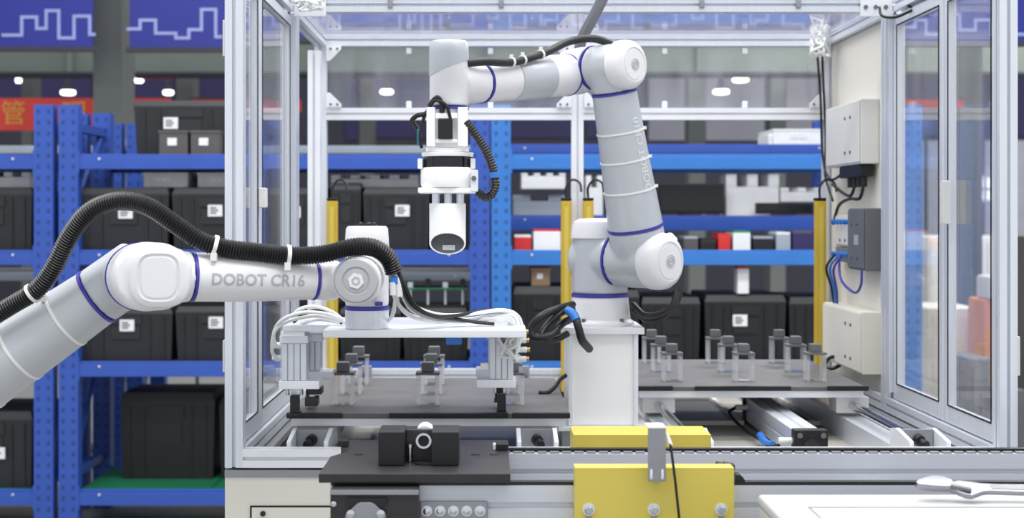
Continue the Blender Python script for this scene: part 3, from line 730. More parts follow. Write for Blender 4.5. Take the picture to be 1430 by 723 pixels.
# ---- control boxes on the right rear panel
XP = XR+.005
def wbox(name, label, y0, y1, z0, z1, th, m, extra=None, cat='box'):
    t = thing(name, label, cat, (XP-th/2, (y0+y1)/2, z0))
    MB().box(XP-th, XP-.0005, y0, y1, z0, z1).build('housing', m, t, bevel=.004)
    MB().box(XP-th-.004, XP-th-.0005, y0+.006, y1-.006, z0+.006, z1-.006).build('cover', m, t, bevel=.0015)
    for yy in (y0+.13*(y1-y0)+.05, y0+.13*(y1-y0)+.11):
        for zz in (z0+.2*(z1-z0), z0+.75*(z1-z0)):
            MB().cyl((XP-th-.004, yy, zz), (XP-th-.007, yy, zz), .005, n=8).build('screw', 'steel', t)
    return t
cb = wbox('control_box', 'white wall-mounted control box with four screws beside the rear post', 4.03, 4.44, EYE+.152, EYE+.345, .055, 'white_paint')
MB().box(XP-.05, XP-.01, 4.06, 4.30, EYE+.115, EYE+.1515).build('connector_block', 'black_plastic', cb, bevel=.004)
for k in range(4):
    MB().cyl((XP-.03, 4.09+.05*k, EYE+.115), (XP-.03, 4.09+.05*k, EYE+.085), .010, n=10).build('plug', 'black_plastic', cb)
cable('lead', [(XP-.03, 4.09, EYE+.09), (XP-.035, 4.12, EYE+.05), (XP-.03, 4.25, EYE+.05), (XP-.03, 4.38, EYE+.03), (XP-.03, 4.45, EYE-.03)], .005, 'black_plastic', cb)
cable('lead', [(XP-.03, 4.19, EYE+.09), (XP-.035, 4.22, EYE+.06), (XP-.03, 4.33, EYE+.07), (XP-.03, 4.46, EYE+.1)], .005, 'black_plastic', cb)
gb = wbox('junction_box', 'dark grey junction box on the beige panel above the blue tube', 4.0, 4.19, EYE-.165, EYE+.02, .05, 'grey_box')
MB().box(XP-.055, XP-.0545, 4.06, 4.11, EYE-.09, EYE-.06).build('sticker', 'rack_grey', gb, smooth=0)
vb = wbox('valve_block', 'slim white valve block with blue fittings left of the dark grey box', 4.21, 4.42, EYE-.10, EYE+.0, .03, 'white_paint')
for k in range(4):
    for zz in (-.022, -.155+.03):
        c = Vector((XP-.035, 4.24+.045*k, EYE+zz)); MB().cyl(c, c+Vector((-.02,0,0)), .008, n=10).build('fitting', 'blue_part', vb)
MB().box(XP-.03, XP-.0005, 4.22, 4.42, EYE-.15, EYE-.102).build('manifold', 'alu_grey', vb, bevel=.002)
for k in range(3):
    cable('tube', [(XP-.055, 4.24+.045*k, EYE-.125), (XP-.075, 4.27+.045*k, EYE-.17), (XP-.05, 4.33+.03*k, EYE-.24), (XP-.03, 4.40+.01*k, EYE-.30-.02*k)], .004, ('ring_blue','blue_part','black_plastic')[k], vb)
cable('tube', [(XP-.055, 4.28, EYE-.125), (XP-.06, 4.24, EYE-.20), (XP-.05, 4.12, EYE-.235), (XP-.05, 4.05, EYE-.21), (XP-.05, 4.04, EYE-.165)], .004, 'ring_blue', vb)
lb_ = wbox('lower_box', 'low beige box on the beige panel behind the right tray', 4.0, 4.46, EYE-.47, EYE-.285, .06, 'beige')
# ---- yellow light curtains
def curtain(px, D, yt, zb, label, w=.034):
    x = X(px, D); t = thing('light_curtain', label, 'light curtain', (x, D, zb), 'yellow safety light curtains')
    zt_ = Z(yt, D)
    MB().box(x-w/2, x+w/2, D, D+.036, zb+.02, zt_-.01).build('housing', 'curtain_yellow', t, bevel=.004)
    MB().box(x-w*.22, x+w*.22, D-.002, D-.0003, zb+.05, zt_-.03).build('lens_strip', 'yellow', t, smooth=0)
    MB().box(x-w/2, x+w/2, D, D+.04, zt_-.0098, zt_).build('end_cap', 'black_plastic', t, bevel=.002)
    MB().box(x-w/2, x+w/2, D, D+.04, zb, zb+.0198).build('end_cap', 'black_plastic', t, bevel=.002)
    cable('cable', [(x, D+.02, zt_-.002), (x, D+.02, zt_+.035), (x+.02, D+.02, zt_+.06), (x+.045, D+.01, zt_+.05), (x+.05, D, zt_+.02)], .004, 'black_plastic', t)
curtain(463.5, 4.548, 276, ZFL+.0, 'yellow light curtain at the left rear corner of the cell')
curtain(791, 4.548, 276, ZFL, 'yellow light curtain left of the rear centre post')
curtain(822, 4.548, 276, ZFL, 'yellow light curtain right of the rear centre post behind the rear robot')
curtain(1147, 4.49, 276, ZFL, 'yellow light curtain at the right rear corner beside the valve block')

# ================================================================== TRAYS, PEGS, RAILS
ZT_ = EYE-.467
def tray(label, x0, x1, y0, y1, rods, front_segs):
    t = thing('parts_tray', label, 'tray', ((x0+x1)/2, (y0+y1)/2, ZT_-.04))
    MB().box(x0, x1, y0, y1, ZT_-.012, ZT_).build('plate', 'tray_grey', t, bevel=.0015, smooth=0)
    m = MB(); m.box(x0+.01, x1-.01, y0+.004, y0+.03, ZT_-.030, ZT_-.0125); m.box(x0+.01, x1-.01, y1-.03, y1-.004, ZT_-.030, ZT_-.0125)
    m.box(x0+.01, x0+.04, y0+.03, y1-.03, ZT_-.030, ZT_-.0125); m.box(x1-.04, x1-.01, y0+.03, y1-.03, ZT_-.030, ZT_-.0125)
    m.build('frame', 'alu_bright', t, smooth=0)
    for a, b in front_segs:
        MB().box(x0+a, x0+b, y0-.014, y0-.0005, ZT_-.0095, ZT_+.003).build('edge_strip', 'black_plastic', t, bevel=.002)
    for xx in rods:
        for yy in (y0+.02, y1-.10):
            MB().box(xx-.045, xx+.045, yy, yy+.08, ZT_-.075, ZT_-.0305).build('slide_block', 'white_paint', t, bevel=.003)
    return t
RODS1 = (-.40, .12); RODS2 = (.47, 1.0)
tray('dark grey tray of peg stands under the gripper', -.47, .195, 3.20, 3.90, RODS1, ((0,.13),(.24,.52),(.53,.665)))
tray('dark grey tray of peg stands right of the rear robot pedestal', .405, 1.035, 3.70, 4.40, RODS2, ((0,.10),(.16,.42),(.52,.63)))
def rail(name, label, xx, y0, y1):
    t = thing(name, label, 'guide rail', (xx, (y0+y1)/2, ZFL), 'steel guide rods under the trays')
    MB().cyl((xx, y0+.052, ZT_-.053), (xx, y1, ZT_-.053), .0125, n=20).build('rod', 'chrome', t)
    MB().box(xx-.02, xx+.02, y1-.03, y1, ZFL, ZT_-.03).build('support', 'alu_grey', t, bevel=.002)
    MB().box(xx-.03, xx+.03, y0+.14, y1-.04, ZFL+.0005, EYE-.552).build('rail_base', 'alu', t, smooth=0)
rail('guide_rail', 'leftmost steel guide rod under the gripper tray', RODS1[0], 3.12, 4.5)
rail('guide_rail', 'steel guide rod under the gripper tray near the pedestal', RODS1[1], 3.12, 4.5)
rail('guide_rail', 'steel guide rod just right of the rear robot pedestal', RODS2[0], 3.12, 4.5)
rail('guide_rail', 'rightmost steel guide rod beside the right wall', RODS2[1], 3.12, 4.5)
ZBK = EYE-.556
def endbracket(label, xx, y0=3.068):
    t = thing('rod_bracket', label, 'bracket', (xx, y0+.04, ZFL), 'angled end brackets along the front beam')
    w = .042
    MB().box(xx-w-.005, xx+w+.005, y0, y0+.15, ZFL, ZBK-.0003).build('riser', 'alu', t, smooth=0)
    for s in (-1, 1):
        MB().prism([(0,0),(.15,0),(.15,.052),(.105,.060),(0,.045)], (xx+s*w-.005, y0, ZBK), (0,1,0), (0,0,1), (.010,0,0)).build('side_plate', 'alu_bright', t, bevel=.001, smooth=0)
    MB().box(xx-w+.006, xx+w-.006, y0+.09, y0+.10, ZBK, ZBK+.058).build('back_plate', 'alu_grey', t, smooth=0)
    c = Vector((xx, y0+.089, ZBK+.036)); d = Vector((.25*(-1 if xx < 0 else 1), -.9, -.25)).normalized()
    MB().lathe([(.013,0),(.013,.012),(.008,.013),(.008,.022),(.010,.023),(.010,.034),(.006,.036)], c, d, 16).build('bumper', 'black_plastic', t)
endbracket('grey bumper bracket under the left gripper pillar', -.405)
endbracket('grey bumper bracket left of the rear robot pedestal', .115)
endbracket('grey bumper bracket behind the rear yellow cover', .465)
endbracket('grey bumper bracket in the right front corner of the cell', 1.0)
# ---- peg stands
def peg_proto():
    t = thing('peg_stand', '', 'peg stand')
    MB().cbox((0,0,.079), .058, .050, .006).build('top_plate', 'peg_grey', t, bevel=.001, smooth=0)
    MB().box(-.0155, .0155, -.0155, .0155, .0822, .106).build('cap', 'peg_grey', t, bevel=.003)
    for sx in (-1, 1):
        for sy in (-1, 1):
            MB().cyl((sx*.023, sy*.018, .0), (sx*.023, sy*.018, .076), .0052, n=8).build('leg', 'acrylic', t)
    MB().box(-.029, .029, -.024, .024, 0.0, .004).build('foot_plate', 'acrylic', t, smooth=0)
    return t
pp = peg_proto(); first = True
rows = (('front','middle','back'))
for side, xs, ys in (('gripper tray', (-.353,-.145,.063), (3.345,3.545,3.745)), ('tray behind, right of pedestal', (.519,.720,.921), (3.82,4.06,4.29))):
    for i, xx in enumerate(xs):
        for j, yy in enumerate(ys):
            lb = 'grey clear-legged peg stand, %s column, %s row, on the %s' % (('left','centre','right')[i], rows[j], side)
            if first: pp.location = (xx, yy, ZT_); pp['label'] = lb; pp['group'] = 'peg stands on the trays'; first = False
            else: dup(pp, (xx, yy, ZT_), lb, 'peg stands on the trays')
# ---- pneumatic cylinder lying along the deck
ax = .795
cy = thing('air_cylinder', 'long silver pneumatic cylinder with black square end cap on the cell floor', 'cylinder', (ax, 3.6, ZFL))
zc = ZFL+.043
MB().prism([(x*.07/.04, y*.07/.04) for x, y in profile_poly(.04,.004,.003)], (ax, 3.37, zc), (1,0,0), (0,0,1), (0,.62,0)).build('barrel', 'alu', cy, bevel=.004)
MB().box(ax-.042, ax+.042, 3.335, 3.369, zc-.042, zc+.042).build('end_cap', 'black_plastic', cy, bevel=.004)
MB().box(ax-.042, ax+.042, 3.991, 4.02, zc-.042, zc+.042).build('end_cap', 'black_plastic', cy, bevel=.004)
for sx in (-1,1):
    for sz in (-1,1): MB().cyl((ax+sx*.029, 3.335, zc+sz*.029), (ax+sx*.029, 3.329, zc+sz*.029), .007, n=10).build('bolt', 'chrome', cy)
MB().cyl((ax, 3.335, zc), (ax, 3.330, zc), .02, n=20).build('boss', 'black_metal', cy)
MB().cyl((ax, 4.02, zc), (ax, 4.3, zc), .011, n=14).build('piston_rod', 'chrome', cy)
for yy, dx in ((3.94,-.05),(3.36,-.05)):
    MB().cyl((ax-.04, yy, zc+.012), (ax-.075, yy, zc+.012), .008, n=10).build('fitting', 'tube_white', cy)
cable('tube', [(ax-.075,3.94,zc+.012),(ax-.10,3.90,zc),(ax-.085,3.75,ZFL+.02),(ax-.075,3.6,ZFL+.02),(ax-.08,3.45,ZFL+.025),(ax-.075,3.36,zc+.0)], .0045, 'black_plastic', cy)
MB().tube(spline([(ax-.068,3.62,ZFL+.026),(ax-.075,3.52,ZFL+.024),(ax-.072,3.44,ZFL+.03)],6), .010, 8).build('sensor', 'blue_part', cy)
# loose black cables on the trays' rims
bundle('sensor_cable', 'short black cable loop on the right end of the right tray', [[P(1150,512,4.32), P(1158,500,4.32), P(1170,498,4.3), P(1176,506,4.3), P(1164,514,4.28), P(1150,513,4.3)]], .006, 'black_plastic', P(1160,515,4.3))
bundle('sensor_cable', 'short black sensor cable on the tray left of the pedestal', [[P(752,548,3.55), P(764,548,3.55), P(775,540,3.56), P(782,530,3.58), P(790,524,3.6)]], .006, 'black_plastic', P(765,548,3.55))

# ================================================================== REAR ROBOT (axis of shoulder and elbow turned 45 degrees towards the viewer)
r2 = thing('industrial_robot', 'white and grey cobot on a white pedestal at the back of the cell', 'robot', (.307, 3.69, ZFL))
BX, BY = .307, 3.69
dv = Vector((.7071, -.7071, 0)); ev = Vector((-.7071, -.7071, 0)); UP = Vector((0,0,1))
# pedestal
zp = Z(462, BY)
ped = MB().box(BX-.083, BX+.083, BY-.09, BY+.09, EYE-.556, zp-.001).build('pedestal', 'tool_white', r2, bevel=.002)
for sx in (-1, 1):
    for sy in (-1, 1):
        MB().box(BX+sx*.0865-.006, BX+sx*.0865+.006, BY+sy*.093-.006, BY+sy*.093+.006, EYE-.556, zp-.001).build('corner_profile', 'alu_bright', ped, bevel=.002)
MB().box(BX-.11, BX+.11, BY-.11, BY+.11, ZFL, EYE-.5685).build('plinth', 'alu_grey', r2, bevel=.002)
MB().box(BX-.12, BX+.12, BY-.12, BY+.12, EYE-.568, EYE-.5565).build('foot_plate', 'alu_bright', r2, bevel=.002)
MB().box(BX-.108, BX+.108, BY-.108, BY+.108, zp, zp+.018).build('mounting_plate', 'alu_bright', r2, bevel=.002)
# base casting
zr = Z(411, BY)
MB().lathe([(.092,zp+.0185),(.092,zp+.026),(.082,zp+.034),(.076,zr-.006)], (BX,BY,0), UP, 40).build('base', 'robot_white', r2)
for a in (-.9, -2.2, .8, 2.3):
    c = Vector((BX+.084*math.cos(a), BY+.084*math.sin(a), zp+.03)); MB().cyl(c, c+UP*.008, .006, n=8).build('bolt', 'steel', r2)
MB().band((BX,BY,zr-.0055), (BX,BY,zr+.0035), .06, .0775, 48).build('joint_ring', 'ring_blue', r2)
O2 = P(838, 362, BY)
r2r = .0725
m = MB(); m.lathe([(.075,zr+.004-O2.z),(.075,.03),(.072,.085),(.066,.100),(.05,.107)], O2, UP, 40)
m.lathe([(.05,-.07),(.066,-.06),(r2r,-.045),(r2r,.064)], O2, dv, 40)
fuse('shoulder_housing', m, 'robot_grey', r2, .0042, 6)
MB().lathe([(.0765,.058),(.0742,.086),(.068,.102),(.052,.110),(.02,.112)], O2-Vector((.004,0,0)), UP, 40).build('shoulder_cover', 'robot_white', r2)
MB().band(O2+dv*.0625, O2+dv*.0685, .05, r2r+.0014, 56).build('joint_ring', 'ring_blue', r2)
J2 = O2+dv*.14
E3 = J2+ev*.125; E3.z = Z(93, E3.y)
m = MB(); m.lathe([(r2r,.069),(r2r,.175),(.066,.187)], O2, dv, 40)
la = (E3-J2).normalized()
m.lathe([(.070,.0),(.073,.06),(.0722,.088)], J2, la, 40)
fuse('shoulder_joint', m, 'robot_grey', r2, .0042, 8)
R1 = J2+la*.088
MB().band(R1, R1+la*.007, .05, .0737, 56).build('joint_ring', 'ring_blue', r2)
L = (E3-J2).length
lk = MB().lathe([(.0722,.0955),(.070,.14),(.064,.26),(.0595,L-.13),(.0582,L-.0705)], J2, la, 48).build('upper_arm', 'robot_grey', r2)
def rad2(h):
    pr = [(.0955,.0722),(.14,.070),(.26,.064),(L-.13,.0595),(L-.07,.0582)]
    for (h0,ra),(h1,rb_) in zip(pr, pr[1:]):
        if h <= h1: return ra+(rb_-ra)*(h-h0)/(h1-h0)
    return .058
for h in (L-.17, L-.245, L-.325):
    MB().band(J2+la*(h-.0022), J2+la*(h+.0022), rad2(h)-.01, rad2(h)+.0018, 56).build('zip_tie', 'tie_white', lk)
    a = Vector((.98,-.15,0)); a = (a-la*a.dot(la)).normalized()
    MB().cbox(J2+la*h+a*(rad2(h)+.003), .008, .007, .008).build('tie_head', 'tie_white', lk)
# lettering running up the link
bm = text_tris('DOBOT CR10', .032, 8, .0004)
vx = (Vector((0,-1,0))-la*Vector((0,-1,0)).dot(la)).normalized(); sx_ = vx.cross(la).normalized()
if sx_.x < 0: sx_ = -sx_
def wrap2(v):
    h = .285+v.x; r = rad2(h)+.0008; a = .72 - v.y/r
    return J2+la*h+(vx*math.cos(a)+sx_*math.sin(a))*r
text_obj('lettering', bm, wrap2, MATS['letter_white'], lk)['label'] = 'pale raised model lettering'
R2 = J2+la*(L-.0705)
MB().band(R2, R2+la*.0055, .04, .0596, 56).build('joint_ring', 'ring_blue', r2)
er = .0575
m = MB(); m.lathe([(.0580,L-.064),(.0580,L)], J2, la, 40); m.lathe([(er,-.052),(er,.05),(.053,.062)], E3, dv, 40)
fuse('elbow_housing', m, 'robot_grey', r2, .0038, 8)
def endcap(c, d, r, name='joint_cap', q=1.0):
    """rounded white joint cover with a raised disc and a small embossed mark"""
    cp = MB().lathe([(r_, h_*q) for r_, h_ in [(r*.99,0),(r*1.035,.006),(r*1.04,.026),(r*1.0,.042),(r*.9,.053),(r*.75,.059),(r*.70,.0595),(r*.69,.057),(r*.64,.057),(r*.62,.0595),(.001,.0605)]], c, d, 56).build(name, 'robot_white', r2)
    o = c+d*(.0605*q+.0002)
    MB().band(o, o+d*.0015, r*.13, r*.17, 6).build('logo_hexagon', 'cap_grey', cp)
    MB().cyl(o, o+d*.0012, r*.06, n=6).build('logo_core', 'cap_grey', cp)
    MB().band(o-d*.0003, o+d*.0008, r*.22, r*.24, 32).build('logo_ring', 'letter_grey', cp)
endcap(O2+dv*.178, dv, r2r)
endcap(E3+dv*.030, dv, er+.004, q=.86)
# little release tab on the shoulder cap
u = dv.cross(UP).normalized()
c0 = O2+dv*.205+(Vector((.7071,.7071,0))*.62+UP*.78)*(r2r+.004)
MB().cbox(c0, .03, .022, .016, Matrix.Rotation(math.radians(-45),3,'Z') @ Matrix.Rotation(math.radians(40),3,'Y')).build('release_tab', 'robot_white', r2, bevel=.005)
MB().band(E3-dv*.0585, E3-dv*.053, .03, er+.0013, 56).build('joint_ring', 'ring_blue', r2)
F0 = E3-dv*.108; F0.z = Z(103, F0.y)
WX = P(627, 119, 3.245)
W0 = Vector((WX.x, WX.y, WX.z))
fa = (W0-F0).normalized(); FL = (W0-F0).length
m = MB(); m.lathe([(er,-.059),(er,-.10),(.054,-.145),(.04,-.160)], E3, dv, 40); m.lathe([(.054,-.01),(.0545,.045)], F0, fa, 40)
fuse('elbow_cover', m, 'robot_white', r2, .0038, 8)
MB().band(F0+fa*.046, F0+fa*.0505, .03, .0557, 56).build('joint_ring', 'ring_blue', r2)
fo = MB().lathe([(.0543,.051),(.0535,.12),(.0512,.205)], F0, fa, 48).build('forearm', 'robot_white', r2)
MB().lathe([(.0500,.135),(.0545,.138),(.0552,.15),(.0535,.262),(.0528,.2635),(.049,.264)], F0, fa, 48).build('forearm_sleeve', 'robot_grey', r2)
MB().lathe([(.0505,.2),(.0500,FL-.11)], F0, fa, 48).build('forearm_end', 'robot_white', r2)
MB().band(F0+fa*(FL-.1095), F0+fa*(FL-.1045), .03, .0512, 56).build('joint_ring', 'ring_blue', r2)
wr = .0465
m = MB(); m.lathe([(.0498,FL-.104),(.0498,FL-.02)], F0, fa, 40); m.lathe([(wr,Z(149,W0.y)-W0.z),(wr,Z(68,W0.y)-W0.z)], W0, UP, 40)
fuse('wrist_housing', m, 'robot_white', r2, .0036, 8)
wk = W0.y/F; cs = []
for r, zf_ in ((wr+.0012, None), (wr+.0012, 74), (wr, 62), (wr-.006, 57.5), (.02, 56.5)):
    cs.append([(W0.x+r*math.cos(2*math.pi*i/48), W0.y+r*math.sin(2*math.pi*i/48), Z(zf_, W0.y) if zf_ else Z(96, W0.y)+.40*r*math.cos(2*math.pi*i/48)) for i in range(48)])
MB().sections(cs).build('wrist_cover', 'robot_grey', r2)
zf = Z(150, W0.y)
MB().band((W0.x,W0.y,zf-.006), (W0.x,W0.y,zf-.0005), .02, wr+.0012, 48).build('joint_ring', 'ring_blue', r2)
MB().lathe([(.042,zf-.016),(.042,zf-.0062)], (W0.x,W0.y,0), UP, 40).build('tool_flange', 'alu', r2)
# hose along the forearm with cable ties
hp = [P(652,88,3.24), P(680,86,3.26), P(712,87,3.32), P(736,82,3.37), P(765,72,3.43), P(795,58,3.48), P(828,54,3.50), P(852,62,3.52), P(870,80,3.56)]
ho = hose_mb(hp, .0105, .004, 12, .06).build('hose', 'hose_black', r2)
hp_s = spline(hp, 12)
def tie_at(pts, i, r, parent, m='tie_white'):
    d = (pts[i+1]-pts[i-1]).normalized(); c = pts[i]
    MB().band(c-d*.003, c+d*.003, r*.8, r*1.12, 20).build('zip_tie', m, parent)
    MB().cbox(c+Vector((0,-r*.4,r*1.1)), .009, .009, .011).build('tie_head', m, parent)
for i in (25, 33, 44): tie_at(hp_s, i, .0115, ho)
# hoses at the shoulder and base
for pts, r in (([P(884,425,3.66), P(900,440,3.60), P(922,438,3.55), P(940,425,3.53), P(945,405,3.54)], .009),
               ([P(884,432,3.66), P(905,447,3.62), P(930,440,3.58), P(946,420,3.55), P(950,404,3.55)], .008),
               ([P(800,425,3.60), P(780,431,3.50), P(758,440,3.46), P(742,456,3.46), P(745,470,3.46), P(768,468,3.46), P(785,452,3.50), P(800,444,3.58)], .010),
               ([P(800,432,3.58), P(785,436,3.50), P(765,452,3.48), P(756,470,3.46), P(775,474,3.48), P(792,466,3.52)], .009),
               ([P(790,430,3.54), P(802,440,3.48), P(808,458,3.46), P(813,475,3.48), P(823,487,3.57)], .011)):
    hose_mb(pts, r, .005, 12, .08).build('hose', 'hose_black', r2)
MB().tube(spline([P(793,434,3.50), P(800,438,3.475), P(805,447,3.464)],6), .0118, 12).build('hose_sleeve', 'blue_part', r2)

# ---- vision tool on the rear robot
vt = thing('vision_tool', 'white ring-light vision camera hanging from the rear robot wrist', 'camera', (W0.x, W0.y, Z(355,W0.y)))
WD = W0.y; tx = X(625, WD); k = WD/F
def zz(py): return Z(py, WD)
def bx(px0, px1, py0, py1, y0, y1): return MB().box(X(px0,WD), X(px1,WD), WD+y0, WD+y1, zz(py1), zz(py0))
zfl = zf-.0162
MB().box(tx-.05, tx+.05, WD-.045, WD+.045, zz(213), zz(207)).build('base_plate', 'tool_white', vt, bevel=.002)
for px0, px1 in ((597,609),(640,654)):
    bx(px0, px1, 152, 206, -.058, -.044).build('side_bracket', 'tool_white', vt, bevel=.002)
bx(609.3, 639.7, 160, 168, -.056, -.046).build('cross_bar', 'tool_white', vt, bevel=.002)
bx(609.3, 639.7, 196, 201, -.056, -.048).build('cross_bar', 'tool_white', vt, bevel=.002)
MB().lathe([(.042,zz(206.5)),(.042,zfl-.0)], (W0.x,WD,0), UP, 32).build('adapter', 'alu_bright', vt)
bx(613, 633, 168.5, 195.5, -.062, -.043).build('camera_body', 'black_plastic', vt, bevel=.002)
MB().cyl((X(618,WD), WD-.052, zz(160)), (X(618,WD), WD-.052, zz(146)), .006, n=10).build('plug', 'black_plastic', vt)
cable('cable', [(X(618,WD), WD-.052, zz(147)), (X(612,WD), WD-.055, zz(139)), (X(603,WD), WD-.05, zz(147)), (X(597,WD), WD-.05, zz(160)), (X(584,WD), WD-.04, zz(163)), (X(576,WD), WD-.02, zz(170)), (X(583,WD), WD, zz(180))], .006, 'black_plastic', vt)
cable('cable', [(X(630,WD), WD-.054, zz(168)), (X(624,WD), WD-.06, zz(150)), (X(610,WD), WD-.058, zz(143)), (X(600,WD), WD-.05, zz(152))], .004, 'black_plastic', vt)
cable('cable', [(X(590,WD), WD-.04, zz(208)), (X(588,WD), WD-.045, zz(190)), (X(592,WD), WD-.045, zz(170)), (X(597,WD), WD-.045, zz(158))], .004, 'black_plastic', vt)
bx(583, 590, 181, 204, -.035, -.02).build('connector', 'teal', vt, bevel=.003)
MB().lathe([(.060,zz(219)),(.062,zz(216)),(.062,zz(213.2))], (tx,WD,0), UP, 48).build('top_ring', 'tool_white', vt)
MB().lathe([(.0575,zz(234)),(.0575,zz(219.2))], (tx,WD,0), UP, 48).build('window_ring', 'dark_glass', vt)
MB().lathe([(.061,zz(262)),(.064,zz(258)),(.064,zz(237)),(.060,zz(234.2))], (tx,WD,0), UP, 48).build('ring_light', 'tool_white', vt)
MB().box(tx-.068, tx+.068, WD-.055, WD+.055, zz(270), zz(262.3)).build('lower_plate', 'tool_white', vt, bevel=.003)
for px in (588, 661):
    bx(px-4, px+3, 222, 236, -.03, .0).build('lug', 'tool_white', vt, bevel=.002)
bx(657.5, 668, 238, 268, -.06, -.02).build('side_box', 'alu_bright', vt, bevel=.002)
MB().cyl((X(662,WD), WD-.0605, zz(250)), (X(662,WD), WD-.066, zz(250)), .006, n=12).build('screw', 'steel', vt)
for px in (609, 626, 643):
    MB().cyl((X(px,WD), WD-.02, zz(285)), (X(px,WD), WD-.02, zz(270.5)), .009, n=16).build('spacer', 'alu', vt)
# lens hood: tube cut obliquely so that its mouth faces the front
ro, ri = .0435, .040; n = 48; secs = []
ztp = zz(284)
def cut(y): return zz(356)+(zz(324)-zz(356))*((.0435-y)/.087)
for r, top in ((ro,1),(ro,0),(ri,0),(ri,1)):
    ring = []
    for i in range(n):
        a = 2*math.pi*i/n; y = r*math.sin(a); ring.append((tx+r*math.cos(a), WD+y, ztp-(0 if r == ro else .004) if top else cut(y)))
    secs.append(ring)
MB().sections(secs, True).build('lens_hood', 'tool_white', vt)
li = []
for r, top in ((ri-.0002,1),(ri-.0002,0),(ri-.0015,0),(ri-.0015,1)):
    li.append([(tx+r*math.cos(2*math.pi*i/n), WD+r*math.sin(2*math.pi*i/n), ztp-.005-(.002 if r < ri-.001 else 0) if top else cut(r*math.sin(2*math.pi*i/n))+.0006) for i in range(n)])
MB().sections(li, True).build('hood_inside', 'hood_grey', vt)  # inside of the hood darkened by a separate grey tube
MB().cyl((tx, WD+.01, zz(318)), (tx, WD+.01, zz(288)), .016, n=20).build('lens', 'dark_glass', vt)
MB().band((tx, WD+.01, zz(321)), (tx, WD+.01, zz(316)), .013, .0185, 24).build('lens_rim', 'black_plastic', vt)
MB().cbox((tx+.002, WD+.034, zz(346)), .03, .004, .012).build('sticker', 'card_white', vt)
ho = hose_mb([P(650,170,WD-.05), P(660,182,WD-.05), P(672,200,WD-.05), P(682,218,WD-.05), P(689,238,WD-.05), P(692,258,WD-.05), P(686,272,WD-.05), P(676,275,WD-.05), P(667,268,WD-.045)], .011, .0065, 14, .2).build('conduit', 'hose_black', vt)
MB().band(P(690.3,240,WD-.05), P(691,248,WD-.05), .006, .0118, 20).build('conduit_sleeve', 'blue_part', vt)

# ================================================================== FRONT ROBOT (upper arm from the lower left, forearm level across the front post)
DF, DU = 2.90, 2.935          # depth of the wrist end and of the upper arm
DE = 2.80                     # the elbow stands nearer to the viewer than the wrist
EC = P(205, 386, DF)
r1 = thing('industrial_robot', 'white cobot with grey upper arm reaching in from the left', 'robot', (P(-260,700,DU).x, DU, 0))
YA = Vector((0,-1,0)); XA = Vector((1,0,0))
SH = P(-262, 690, DU); EU = P(196, 372, DU)
ua = (EU-SH).normalized(); UL = (EU-SH).length
tR = UL-.118                      # station of the blue ring on the upper arm
pr1 = [(.10,.087),(tR-.30,.0775),(tR-.12,.0702),(tR,.0644)]
def rad1(h):
    for (h0,ra),(h1,rb_) in zip(pr1, pr1[1:]):
        if h <= h1: return ra+(rb_-ra)*(h-h0)/(h1-h0)
    return pr1[-1][1]
up = MB().lathe([(r,h) for h, r in pr1], SH, ua, 64).build('upper_arm', 'robot_grey', r1)
MB().band(SH+ua*tR, SH+ua*(tR+.006), .05, .0658, 64).build('joint_ring', 'ring_blue', r1)
EB = P(196, 386, 2.868); EF = P(208, 386, 2.748); ed = (EF-EB).normalized(); EL = (EF-EB).length
A0 = P(268, 386.5, DE); A1 = P(438, 390.5, 2.915); fa1 = (A1-A0).normalized(); FL1 = (A1-A0).length
m = MB(); m.lathe([(.0641,tR+.0062),(.064,UL)], SH, ua, 48); m.lathe([(.05,-.130),(.064,-.115),(.0705,-.10),(.0705,-.006)], EB, ed, 48)
fuse('elbow_joint', m, 'robot_grey', r1, .0042, 8)
MB().band(EB-ed*.0055, EB-ed*.0003, .05, .0724, 64).build('joint_ring', 'ring_blue', r1)
# elbow housing towards the viewer: rounded body that blends into the forearm
m = MB()
m.lathe([(.0711,0),(.0711,EL*.80),(.065,EL)], EB, ed, 56)
m.lathe([(.0711,0),(.0696,EL*.80),(.060,EL)], EB+Vector((.022,.004,0)), ed, 56)
m.lathe([(.055,0),(.0518,.045)], A0-fa1*.048, fa1, 48)
fuse('elbow_housing', m, 'robot_white', r1, .004, 10)
# square-round cap on the elbow
def squircle(cx, cz, rx, rz, y, e=3.2, n=56):
    out = []
    for i in range(n):
        a = 2*math.pi*i/n; c, s_ = math.cos(a), math.sin(a)
        out.append((cx+rx*math.copysign(abs(c)**(2/e), c), y, cz+rz*math.copysign(abs(s_)**(2/e), s_)))
    return out
cxe, cze = X(222,2.72), Z(387,2.72); k = 2.72/F; y0 = 2.738
cp = MB().sections([squircle(cxe,cze,41*k,41*k,y0+.05,2.4), squircle(cxe,cze,42*k,42*k,y0+.012,2.6), squircle(cxe,cze,43*k,43*k,y0-.006,2.7), squircle(cxe,cze,41*k,41.5*k,y0-.016,2.8), squircle(cxe,cze,35*k,37*k,y0-.021,3),
     squircle(cxe,cze,30*k,33.5*k,y0-.0225,3.2), squircle(cxe,cze,28.5*k,32*k,y0-.019,3.3), squircle(cxe,cze,26*k,30*k,y0-.019,3.3), squircle(cxe,cze,24*k,28*k,y0-.0222,3.3), squircle(cxe,cze,10*k,12*k,y0-.0228,3)]).build('joint_cap', 'robot_white', r1)
